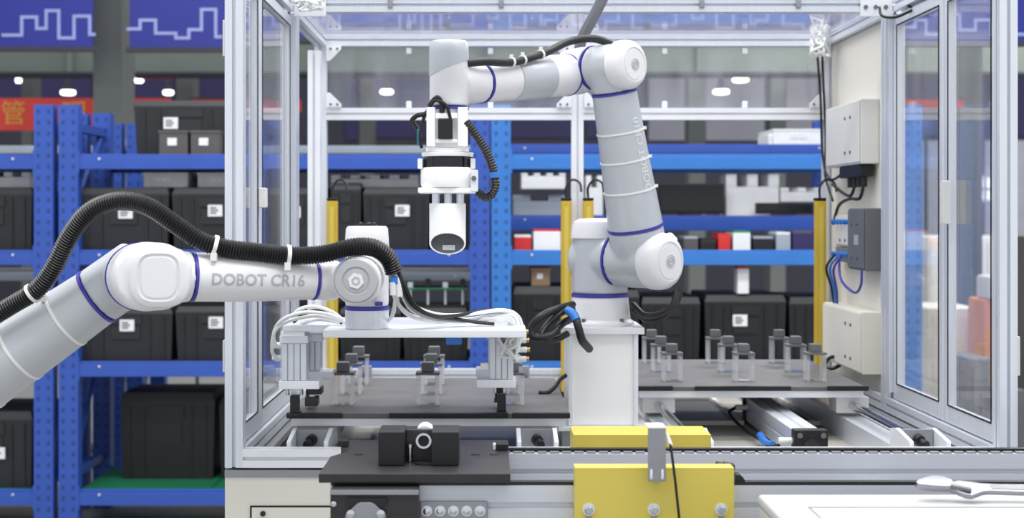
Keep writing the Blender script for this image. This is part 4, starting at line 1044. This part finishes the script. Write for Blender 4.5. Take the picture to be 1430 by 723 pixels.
# forearm
MB().band(A0-fa1*.0028, A0+fa1*.003, .03, .0520, 64).build('joint_ring', 'ring_blue', r1)
fr1 = MB().lathe([(.0507,.0032),(.0497,FL1*.4),(.0452,FL1*.8),(.0424,FL1-.004)], A0, fa1, 64).build('forearm', 'robot_white', r1)
MB().band(A1-fa1*.0035, A1+fa1*.0025, .03, .0436, 64).build('joint_ring', 'ring_blue', r1)
bm = text_tris('DOBOT CR16', .0345, 10, .0007)
nf = (YA-fa1*YA.dot(fa1)).normalized(); uf = fa1.cross(nf)
if uf.z < 0: uf = -uf
def wrap1(v):
    h = FL1*.487+v.x*.95; q = h/FL1
    r = (.0507-.001*q/.4 if q < .4 else .0497-.0045*(q-.4)/.4 if q < .8 else .0452-.0028*(q-.8)/.2)+.0007; a = v.y/r-.04
    return A0+fa1*h+(nf*math.cos(a)+uf*math.sin(a))*r
text_obj('lettering', bm, wrap1, MATS['letter_grey'], fr1)['label'] = 'grey model lettering'
# wrist: disc joint facing the viewer, vertical housing behind it
WC = P(497, 392, DF-.035); DW = 3.005
m = MB(); m.lathe([(.0424,.003),(.044,.05)], A1, fa1, 40); m.lathe([(.0525,0),(.0525,.098),(.049,.108)], Vector((WC.x, DW-.02, WC.z)), YA, 48)
w2x = X(512.5, DW); wr1 = .0480
m.lathe([(wr1,Z(427,DW)),(wr1,Z(345,DW))], Vector((w2x,DW,0)), UP, 48)
fuse('wrist_housing', m, 'robot_white', r1, .0036, 8)
yc = DW-.02-.1075
dc = MB().lathe([(.0455,-.004),(.0475,.0),(.0475,.007),(.044,.011),(.030,.012),(.0285,.009),(.026,.009),(.0245,.0105),(.001,.011)], Vector((WC.x,yc,WC.z)), YA, 64).build('joint_cap', 'cap_grey', r1)
MB().cyl((WC.x,yc-.0112,WC.z), (WC.x,yc-.0135,WC.z), .0175, n=6).build('logo_hexagon', 'robot_white', dc)
MB().band((WC.x,yc-.0137,WC.z), (WC.x,yc-.0145,WC.z), .006, .0095, 6).build('logo_core', 'cap_grey', dc)
MB().lathe([(wr1+.0008,Z(346,DW)),(wr1+.0008,Z(340,DW)),(wr1-.0015,Z(319,DW)),(wr1-.006,Z(315.5,DW)),(.02,Z(315,DW))], Vector((w2x,DW,0)), UP, 48).build('wrist_cover', 'robot_white', r1)
MB().cyl((w2x, DW, Z(315,DW)), (w2x, DW, Z(312,DW)), .022, n=24).build('top_connector', 'black_plastic', r1)
for q in range(5):
    a = q*1.256; MB().cyl((w2x+.016*math.cos(a), DW+.016*math.sin(a), Z(312,DW)), (w2x+.016*math.cos(a), DW+.016*math.sin(a), Z(310,DW)), .003, n=6).build('pin', 'steel', r1)
MB().band((w2x,DW,Z(432,DW)), (w2x,DW,Z(427.2,DW)), .02, wr1+.0012, 56).build('joint_ring', 'ring_blue', r1)
MB().cbox((X(531.5,DW), DW-.046, Z(422,DW)), .013, .014, .0085, Matrix.Rotation(.42,3,'Z')).build('marker', 'ring_blue', r1)
MB().lathe([(.0475,Z(457.5,DW)),(.048,Z(456,DW)),(.048,Z(432.2,DW))], Vector((w2x,DW,0)), UP, 56).build('tool_flange', 'alu', r1)
# corrugated hose
hp = [P(-60,478,2.86), P(-25,452,2.855), P(20,424,2.85), P(52,404,2.845), P(76,372,2.84), P(97,330,2.83), P(122,298,2.82), P(152,283,2.81), P(182,281,2.80), P(212,291,2.79), P(246,314,2.785), P(282,337,2.785), P(318,347,2.80), P(362,352,2.825), P(410,357,2.85), P(455,354,2.87), P(492,345,2.885), P(522,346,2.905), P(542,360,2.92), P(551,382,2.93)]
hs = hose_mb(hp, .0200, .0058, 18, .16).build('corrugated_hose', 'hose_black', r1)
hq = spline(hp, 12)
for i in (12*11+6, 12*13+10): 
    d = (hq[i+1]-hq[i-1]).normalized(); MB().band(hq[i]-d*.004, hq[i]+d*.004, .017, .0225, 24).build('zip_tie', 'tie_white', hs)
    MB().cbox(hq[i]+Vector((.002,-.016,-.022)), .012, .012, .016).build('tie_head', 'tie_white', hs)
# ties round the upper arm and hose
for px in (66, 2, -52):
    c = P(px, 0, DU); # station along the arm from the wanted crossing on its upper edge
    h = (Vector((X(px+26,DU),0,0)).x-SH.x)/ua.x
    r = rad1(h)+.0015; ctr = SH+ua*h
    MB().band(ctr-ua*.003, ctr+ua*.003, r-.006, r, 64).build('zip_tie', 'tie_white', up)
    nrm = Vector((-ua.z,0,ua.x)); 
    MB().cbox(ctr+nrm*(r*.80)+Vector((0,-r*.66,0)), .012, .012, .014).build('tie_head', 'tie_white', up)
    i = min(range(1,len(hq)-1), key=lambda q: (Vector((hq[q].x,0,hq[q].z))-Vector(((ctr+nrm*r).x,0,(ctr+nrm*r).z))).length)
    d = (hq[i+1]-hq[i-1]).normalized(); MB().band(hq[i]-d*.003, hq[i]+d*.003, .017, .0222, 24).build('zip_tie', 'tie_white', hs)
# shoulder, base column (outside the picture, carries the arm)
m = MB(); m.lathe([(.085,-.10),(.095,-.08),(.095,.10),(.08,.12)], SH, YA, 40); m.lathe([(.09,0),(.09,.11)], SH, ua, 40)
m.lathe([(.09,SH.z-.25),(.09,SH.z)], Vector((SH.x,DU+.02,0)), UP, 40)
fuse('shoulder_housing', m, 'robot_white', r1, .006, 6)
MB().lathe([(.15,0),(.15,.02),(.10,.04),(.10,SH.z-.24)], Vector((SH.x,DU+.02,0)), UP, 32).build('column', 'white_paint', r1)
# cables leaving the hose at the wrist
for pts, r, mm in (([P(551,378,2.93), P(553,400,2.93), P(552,420,2.94), P(548,440,2.97), P(540,450,3.02), P(528,452,3.09)], .0045, 'tube_white'),
     ([P(553,378,2.93), P(558,400,2.93), P(566,420,2.95), P(580,436,2.98), P(610,446,3.04), P(650,446,3.06), P(690,440,3.07), P(715,436,3.08), P(724,452,3.09), P(718,480,3.09)], .0045, 'tube_white'),
     ([P(549,376,2.93), P(560,398,2.92), P(570,418,2.94), P(588,432,2.97), P(620,440,3.02), P(660,438,3.05), P(700,433,3.06), P(722,440,3.08), P(728,460,3.09), P(722,492,3.09)], .0045, 'tube_white'),
     ([P(556,380,2.925), P(562,402,2.92), P(574,424,2.94), P(596,438,2.97), P(630,444,3.03), P(668,450,3.05), P(690,452,3.06)], .004, 'black_plastic'),
     ([P(556,376,2.925), P(566,400,2.92), P(580,426,2.94), P(606,441,2.98), P(640,440,3.03), P(672,434,3.06), P(704,432,3.07)], .004, 'black_plastic'),
     ([P(552,384,2.93), P(562,408,2.93), P(575,430,2.95), P(602,444,3.0), P(640,448,3.05), P(672,447,3.07)], .004, 'alu_grey'),
     ([P(551,384,2.93), P(549,404,2.93), P(556,424,2.95), P(572,440,2.98), P(600,448,3.03), P(628,449,3.08)], .005, 'tube_white')):
    cable('cable', pts, r, mm, r1)
MB().cbox(P(551,391,2.925), .016, .018, .018).build('connector', 'blue_part', r1, bevel=.003)
for px, py in ((549,402),(558,404)):
    MB().cyl(P(px,py-8,2.922), P(px,py+10,2.922), .0075, n=12).build('cable_gland', 'tube_white', r1)

# ---- pneumatic gripper held by the front robot
zpl = Z(457.7, DW)-.0005
gr = thing('pneumatic_gripper', 'aluminium four-finger pneumatic gripper under the front robot wrist', 'gripper', (X(560,3.1), 3.12, Z(580,3.15)))
MB().box(X(452,2.97), X(735,2.97), 2.955, 3.10, zpl-.017, zpl).build('mounting_plate', 'alu_bright', gr, bevel=.002)
MB().box(X(395,3.10), X(732,3.10), 3.1005, 3.34, zpl-.016, zpl-.001).build('rear_plate', 'alu', gr, bevel=.002)
for px in (503, 527):
    MB().cyl(P(px,470.5,2.985), P(px,467,2.985), .006, n=8).build('bolt', 'steel', gr)
def pillar(px0, px1, D, yt, yb, fx, lab):
    a, b = X(px0,D), X(px1,D); z0, z1 = Z(yb,D), Z(yt,D); c = (a+b)/2
    p = MB().box(a, b, D, D+.055, z0+.019, z1-.019).build('actuator', 'alu', gr, bevel=.002); p['label'] = lab
    for q in (.25, .5, .75):
        MB().box(a+(b-a)*q-.001, a+(b-a)*q+.001, D-.0012, D-.0002, z0+.02, z1-.02).build('groove', 'alu_grey', p, smooth=0)
    MB().box(a-.004, b+.004, D-.004, D+.06, z1-.0188, z1).build('top_flange', 'alu_bright', p, bevel=.002)
    MB().box(a-.006 if fx > 0 else a-.03, b+.03 if fx > 0 else b+.006, D-.006, D+.062, z0, z0+.0188).build('bottom_flange', 'alu_bright', p, bevel=.002)
    for sx in (-.3, .25):
        MB().cyl((c+sx*(b-a), D+.02, z0-.016), (c+sx*(b-a), D+.02, z0), .0045, n=10).build('guide_pin', 'chrome', p)
    m = MB(); m.box(c-.010, c+.010, D+.005, D+.03, z0-.056, z0-.0162); m.box(c-.012, c+.012, D+.0, D+.05, z0-.062, z0-.0562)
    m.build('finger', 'black_plastic', p, bevel=.0015)
    return p
zlow = 543
pillar(393, 428, 3.13, 468, zlow, 1, 'left front actuator with black finger')
pillar(684, 717, 3.13, 460, 541, -1, 'right front actuator with black finger')
pillar(418, 447, 3.275, 466, 529, 1, 'left rear actuator with black finger')
pillar(682, 712, 3.275, 462, 526, -1, 'right rear actuator with black finger')
# hanger spacers between plate and actuators
MB().box(X(683,3.14), X(717,3.14), 3.105, 3.19, Z(460,3.13)+.0003, zpl-.0163).build('spacer', 'alu_bright', gr, smooth=0)
MB().box(X(395,3.14), X(428,3.14), 3.105, 3.19, Z(468,3.13)+.0003, zpl-.0163).build('spacer', 'alu_bright', gr, smooth=0)
MB().box(X(431,3.15), X(450,3.15), 3.14, 3.18, Z(550,3.15), Z(540,3.15)).build('sensor_bracket', 'black_plastic', gr, bevel=.002)
MB().box(X(427,3.15), X(445,3.15), 3.13, 3.17, Z(566,3.15), Z(553,3.15)).build('sensor', 'black_plastic', gr, bevel=.003)
MB().cyl(P(436,553,3.15), P(436,550,3.15), .008, n=10).build('sensor_nut', 'alu', gr)
MB().cbox(P(634,473,3.02), .035, .03, .024).build('blue_sensor', 'blue_part', gr, bevel=.003)
MB().cbox(P(634,466.5,3.02), .028, .02, .004).build('sensor_mount', 'alu_grey', gr)
# fittings on both ends
for px, py in ((388,482),(389,500)):
    f = MB().cyl(P(px+7,py,3.15), P(px-5,py,3.15), .0075, n=12).build('air_fitting', 'tube_white', gr)
    MB().cyl(P(px-5,py,3.15), P(px-9,py,3.15), .005, n=10).build('nut', 'alu', f)
cable('air_tube', [P(386,484,3.14), P(382,470,3.12), P(386,455,3.08), P(400,443,3.06), P(425,436,3.06), P(455,438,3.06), P(480,446,3.06)], .0042, 'tube_white', gr)
cable('air_tube', [P(387,500,3.14), P(380,490,3.10), P(384,462,3.08), P(404,448,3.07), P(440,441,3.07), P(470,446,3.07), P(488,452,3.07)], .0042, 'tube_white', gr)
cable('air_tube', [P(405,447,3.09), P(418,432,3.08), P(440,428,3.08), P(465,436,3.08), P(482,450,3.08)], .0042, 'tube_white', gr)
cable('air_tube', [P(410,450,3.11), P(425,437,3.1), P(446,433,3.1), P(466,441,3.1), P(478,452,3.1)], .0035, 'black_plastic', gr)
cable('air_tube', [P(420,452,3.12), P(445,446,3.1), P(475,450,3.1)], .004, 'tube_white', gr)
for i, (px, py) in enumerate(((734,463),(735,475),(736,488),(735,501))):
    f = MB().cyl(P(px-14,py,3.12), P(px,py,3.12), .0068, n=12).build('air_fitting', 'tube_white', gr)
    MB().cyl(P(px,py,3.12), P(px+4,py,3.12), .0055, n=10).build('nut', 'brass', f)
    cable('air_tube', [P(px-14,py,3.12), P(px-24,py-4-3*i,3.09), P(px-22+3*i,py-22,3.08), P(700+6*i,446-2*i,3.07), P(676-3*i,443+2*i,3.06)], .004, 'tube_white', gr)
for i in range(4):
    cable('air_tube', scribble(708,482,3.105,16,22,.012,5,60+i), .0036, ('tube_white','alu_grey','tube_white','tube_white')[i], gr)
for i, (px, py, a) in enumerate(((700,492,.5),(708,487,.6),(697,481,-.5),(712,498,.3))):
    f = MB().cyl(P(px,py,3.118), P(px+12*math.cos(a),py-12*math.sin(a),3.118), .006, n=10).build('speed_controller', 'alu_bright', gr)
MB().cbox(P(677,511,3.15), .02, .02, .016).build('end_sensor', 'tool_white', gr, bevel=.002)

# ================================================================== FRONT CONVEYOR
ZCV = EYE-.486
cv = thing('conveyor', 'silver aluminium chain conveyor along the front of the cell', 'conveyor', (.5, 2.62, 0))
cx0, cx1 = X(462,2.45), 1.9
def vrail(y0, y1, nm, x0=cx0):
    """side rail: extrusion with long grooves on its front face"""
    z1 = ZCV; h = .16
    o = [(0,0),(0,-.030),(.006,-.031),(.006,-.040),(0,-.041),(0,-.064),(.006,-.065),(.006,-.074),(0,-.075),(0,-h),(y1-y0,-h),(y1-y0,0)]
    return MB().prism(o, (x0, y0, z1), (0,1,0), (0,0,1), (cx1-x0,0,0)).build(nm, 'rail_alu', cv, smooth=0)
vrail(2.765, 2.81, 'rear_rail'); vrail(2.445, 2.49, 'front_rail')
MB().box(cx0, cx1, 2.788, 2.806, ZCV+.0003, ZCV+.007).build('guide_strip', 'black_plastic', cv, smooth=0)
MB().box(cx0, cx1, 2.447, 2.465, ZCV+.0003, ZCV+.006).build('guide_strip', 'black_plastic', cv, smooth=0)
ch = MB(); xx = cx0+.01
while xx < cx1-.02:
    ch.box(xx, xx+.018, 2.770, 2.784, ZCV+.0004, ZCV+.0035); xx += .025
ch.build('roller_chain', 'alu_grey', cv, smooth=0)['kind'] = 'stuff'
for px in range(3):
    x = cx0+.25+px*.8
    MB().box(x, x+.04, 2.491, 2.764, ZCV-.13, ZCV-.09).build('cross_member', 'alu', cv, smooth=0)
    for yy in (2.455, 2.765):
        MB().box(x, x+.04, yy, yy+.04, 0, ZCV-.1605).build('leg', 'alu', cv, smooth=0)
# grey joining plate with five bolts
D = 2.4445
jp = MB().box(X(586,D), X(681,D), D-.006, D, Z(745,D), Z(699,D)).build('joint_plate', 'alu_grey', cv, bevel=.003)
for i in range(5):
    c = P(596+18.6*i, 713, D-.006)
    b = MB().cyl(c, c+YA*.003, .0095, n=16).build('washer', 'alu', jp); MB().lathe([(.0065,.003),(.0065,.007),(.004,.009)], c, YA, 12).build('bolt_head', 'chrome', jp)
# drive block at the left end
db = thing('drive_unit', 'black conveyor drive block with grey oval flange below the carrier plate', 'drive unit', (X(522,2.42), 2.43, ZCV-.2))
MB().box(X(461,2.40), X(584.5,2.40), 2.40, 2.4445, ZCV-.22, Z(683,2.40)).build('block', 'black_metal', db, bevel=.003)
MB().box(X(461,2.40), X(585,2.40), 2.3965, 2.3995, Z(690,2.4), Z(684,2.40)).build('top_strip', 'alu_grey', db, smooth=0)
MB().box(X(484,2.40), X(540,2.40), 2.394, 2.3995, Z(704,2.4), Z(694,2.4)).build('inset', 'black_plastic', db, smooth=0)
D = 2.3995; k = D/F
fp = [(-27,-16),(-29,-12),(-27,-8),(-12,6),(-7,8),(7,8),(12,6),(27,-8),(29,-12),(27,-16),(12,-32),(0,-35),(-12,-32)]
fg = MB().prism([(x*k, y*k) for x, y in fp], P(511,708,D), (1,0,0), (0,0,1), (0,-.008,0)).build('oval_flange', 'alu_grey', db, bevel=.002)
for px in (490, 532):
    c = P(px,717,D-.008); MB().lathe([(.0075,0),(.0075,.004),(.005,.006)], c, YA, 12).build('bolt', 'chrome', fg)
c = P(466,703,D); MB().lathe([(.005,0),(.005,.003),(.003,.004)], c, YA, 12).build('bolt', 'chrome', db)
# carrier plate
zcp = ZCV+.0085
ca = thing('carrier_plate', 'black flat carrier plate riding on the conveyor', 'plate', (X(580,2.6), 2.6, zcp))
a, b = -.300, .042
MB().prism([(a,2.425),(b,2.425),(b,2.79),(a+.01,2.79),(a+.01,2.70),(a+.028,2.67),(a+.028,2.655),(a+.001,2.60)], (0,0,zcp), (1,0,0), (0,1,0), (0,0,.0165)).build('plate', 'black_metal', ca, bevel=.0015, smooth=0)
ztp2 = zcp+.017
for px, py in ((500,650),(664,640),(690,655)):
    c = Vector((X(px,2.6), 2.62, ztp2-.0003)); MB().cyl(c, c+UP*.0008, .009, n=16).build('hole', 'black_plastic', ca)
MB().box(b-.024, b, 2.66, 2.70, ztp2, ztp2+.012).build('latch', 'black_plastic', ca, bevel=.001)
MB().box(b-.030, b-.0245, 2.665, 2.68, ztp2, ztp2+.012).build('stop_pin', 'alu_bright', ca, bevel=.001)
MB().box(a+.004, a+.024, 2.70, 2.73, ztp2, ztp2+.012).build('latch', 'black_plastic', ca, bevel=.001)
# fixture on the plate
D = 2.50
fx = thing('fixture_block', 'black two-jaw fixture with a silver ring on the carrier plate', 'fixture', (X(585,2.53), 2.54, ztp2))
for px0, px1 in ((528,564.5),(602.5,641)):
    m = MB().box(X(px0,D), X(px1,D), D, D+.085, ztp2, Z(603,D)).build('jaw', 'black_plastic', fx, bevel=.002)
MB().box(X(565,D), X(602,D), D+.05, D+.065, ztp2, Z(606,D)).build('back_plate', 'black_metal', fx, bevel=.001)
c = P(592,614,D+.05)
MB().band(c, c+YA*.012, .0105, .0145, 32).build('ring', 'chrome', fx); MB().cyl(c+YA*.001, c+YA*.003, .0103, n=24).build('bore', 'black_plastic', fx)
MB().lathe([(.016,0),(.016,.05),(.012,.056)], c+Vector((0,.0155,.008)), (0,1,0), 24).build('spindle', 'alu_bright', fx)
MB().cyl((X(594,D), D+.025, ztp2+.0002), (X(594,D), D+.025, ztp2+.002), .022, n=28).build('seat_disc', 'black_plastic', fx)
MB().cyl((X(571,D), D+.035, ztp2), (X(571,D), D+.035, ztp2+.028), .0045, n=12).build('pin', 'chrome', fx)
MB().cyl((X(571,D), D+.035, ztp2+.028), (X(571,D), D+.035, ztp2+.034), .007, n=12).build('pin_head', 'chrome', fx)
# yellow covers
def ycover(name, lab, px0, px1, yt, zb, D, dep):
    a, b = X(px0,D), X(px1,D); z1 = Z(yt,D); t = thing(name, lab, 'cover', ((a+b)/2, D, zb))
    m = MB(); m.box(a, b, D, D+.003, zb, z1-.003)
    m.build('front_sheet', 'yellow', t, smooth=0)
    MB().box(a, b, D, D+dep, z1-.0029, z1).build('top_sheet', 'yellow', t, smooth=0)
    for xx in (a, b-.003): MB().box(xx, xx+.003, D+.0031, D+dep, zb, z1-.003).build('side_sheet', 'yellow', t, smooth=0)
    return t
D = 2.405
yc1 = ycover('yellow_cover', 'bright yellow sheet cover on the front rail with three bolts', 803, 1025, 653, ZCV-.17, D, .039)
for px in (822, 913, 1007):
    c = P(px,711,D); MB().cyl(c, c+YA*.002, .011, n=18).build('washer', 'alu', yc1); MB().lathe([(.008,.002),(.008,.008),(.006,.010)], c, YA, 6).build('bolt', 'chrome', yc1)
    MB().box(c.x-.005, c.x+.005, D-.0015, D-.0002, c.z-.05, c.z-.012).build('slot', 'alu_grey', yc1, smooth=0)
yc2 = ycover('yellow_cover', 'low yellow sheet cover behind the rear rail below the pedestal', 801, 993, 607, ZCV-.03, 2.86, .12)
for px in (830, 960): MB().box(X(px,2.84), X(px+24,2.84), 2.8105, 2.8597, ZCV-.028, ZCV-.012).build('mounting_tab', 'alu_grey', yc2, smooth=0)
# sensor bracket with cable
D = 2.385
sb = thing('sensor_bracket', 'grey upright sensor bracket with two slots on the front yellow cover', 'bracket', P(917,672,D))
MB().box(X(905,D), X(930,D), D, D+.004, Z(672,D), Z(598,D)).build('plate', 'alu_grey', sb, bevel=.001, smooth=0)
MB().box(X(905,D), X(930,D), D, D+.05, Z(598,D)+.0002, Z(596,D)).build('top_lip', 'alu_bright', sb, smooth=0)
MB().box(X(908,D), X(927,D), D+.0042, D+.0198, Z(668,D), Z(660,D)).build('spacer', 'alu', sb, smooth=0)
for px in (909.5, 925):
    MB().box(X(px-1.6,D), X(px+1.6,D), D-.001, D-.0002, Z(669,D), Z(655,D)).build('slot', 'alu_bright', sb, smooth=0)
    MB().cyl(P(px,666,D-.001), P(px,666,D-.003), .003, n=10).build('screw', 'chrome', sb)
MB().tube([P(931,606,D+.01), P(934,614,D+.006), P(937,622,D)], .0035, 10).build('sensor_head', 'tube_white', sb)
cable('cable', [P(936,619,D), P(939,640,D-.005), P(943,672,D-.008), P(946,700,D-.008), P(950,740,D-.006), P(952,790,D)], .0024, 'black_plastic', sb)
# small black sensor behind the right end of the yellow cover
ss = thing('proximity_sensor', 'small black cylindrical sensor at the right end of the yellow cover', 'sensor', P(1015,655,2.47))
MB().lathe([(.008,0),(.008,.012),(.0095,.013),(.0095,.03),(.006,.034)], P(1000,650,2.47), (1,.1,-.15), 16).build('barrel', 'black_plastic', ss)
MB().box(X(1026,2.46), X(1034,2.46), 2.45, 2.475, ZCV+.0005, Z(661,2.46)).build('mount', 'black_plastic', ss, bevel=.002)
MB().prism([(0,0),(.02,0),(.012,.012),(0,.016)], P(1028,675,2.452), (1,0,0), (0,0,1), (0,.02,0)).build('foot', 'black_plastic', ss)
# ---- white control desk with wrench at the lower right
DK = 2.37; zk = Z(690, DK)
dk = thing('control_desk', 'white control desk with recessed panel at the lower right', 'desk', (.86, 2.1, 0))
a, b = X(1060,DK), 1.5
MB().box(a, b, 1.85, DK, .0, zk-.0205).build('body', 'desk_white', dk, bevel=.004)
tp = MB().box(a-.002, b, 1.84, DK+.002, zk-.02, zk).build('top', 'desk_white', dk, bevel=.006, seg=3)
g = MB(); u0, u1, v0, v1 = a+.06, b-.06, 1.9, 2.262
g.box(u0,u1,v1,v1+.003,zk+.0002,zk+.001); g.box(u0,u0+.003,v0,v1,zk+.0002,zk+.001); g.build('panel_seam', 'alu_grey', tp, smooth=0)
# adjustable wrench
wd = 2.325; hz = zk+.0015
wn = thing('adjustable_wrench', 'chrome adjustable wrench lying on the white desk', 'wrench', P(1350,695,wd))
kx = wd/F; th = math.radians(27); q_ = 1/.64
Ux = Vector((1,0,0)); Vy = Vector((0, math.cos(th), math.sin(th))); Nz = Vector((0, -math.sin(th), math.cos(th)))
O_ = Vector((X(1330,wd), wd-.015, zk+.0165))
def flat(pts, t0, t1): return MB().prism([(p*kx, q*kx*q_) for p, q in pts], O_+Nz*t0, Ux, Vy, Nz*(t1-t0))
body = [(-10,-1),(0,-6),(8,-10),(16,-11.5),(26,-9),(34,-6),(44,-5),(100,-7),(170,-8.5),(178,-4),(178,1),(170,4.5),(100,5),(60,5.5),(40,6.5),(22,9),(8,11),(-2,9)]
flat(body, 0, .010).build('handle', 'wrench_metal', wn, bevel=.003, seg=3)
flat([(48,-2.6),(100,-4.2),(160,-5.4),(160,1.2),(100,2.4),(48,3)], .0101, .0108).build('handle_recess', 'steel', wn, smooth=0)
jaw = [(-52,1),(-54,5),(-52,8),(-40,12),(-26,14.5),(-14,14),(-3,9.5),(0,2),(-6,-2),(-16,-2),(-34,-1)]
flat(jaw, .0012, .0150).build('jaw', 'wrench_metal', wn, bevel=.003, seg=3)
c0 = O_+Ux*(-8*kx)+Vy*(.5*kx*q_)+Nz*.0115; c1 = O_+Ux*(18*kx)+Vy*(-5.5*kx*q_)+Nz*.0115
sc = MB(); N = 14
for i in range(N):
    p0 = c0.lerp(c1, i/N); p1 = c0.lerp(c1, (i+.55)/N); sc.cyl(p0, p1, .0055, n=12)
sc.cyl(c0, c1, .0045, n=12); sc.build('adjusting_screw', 'steel', wn)
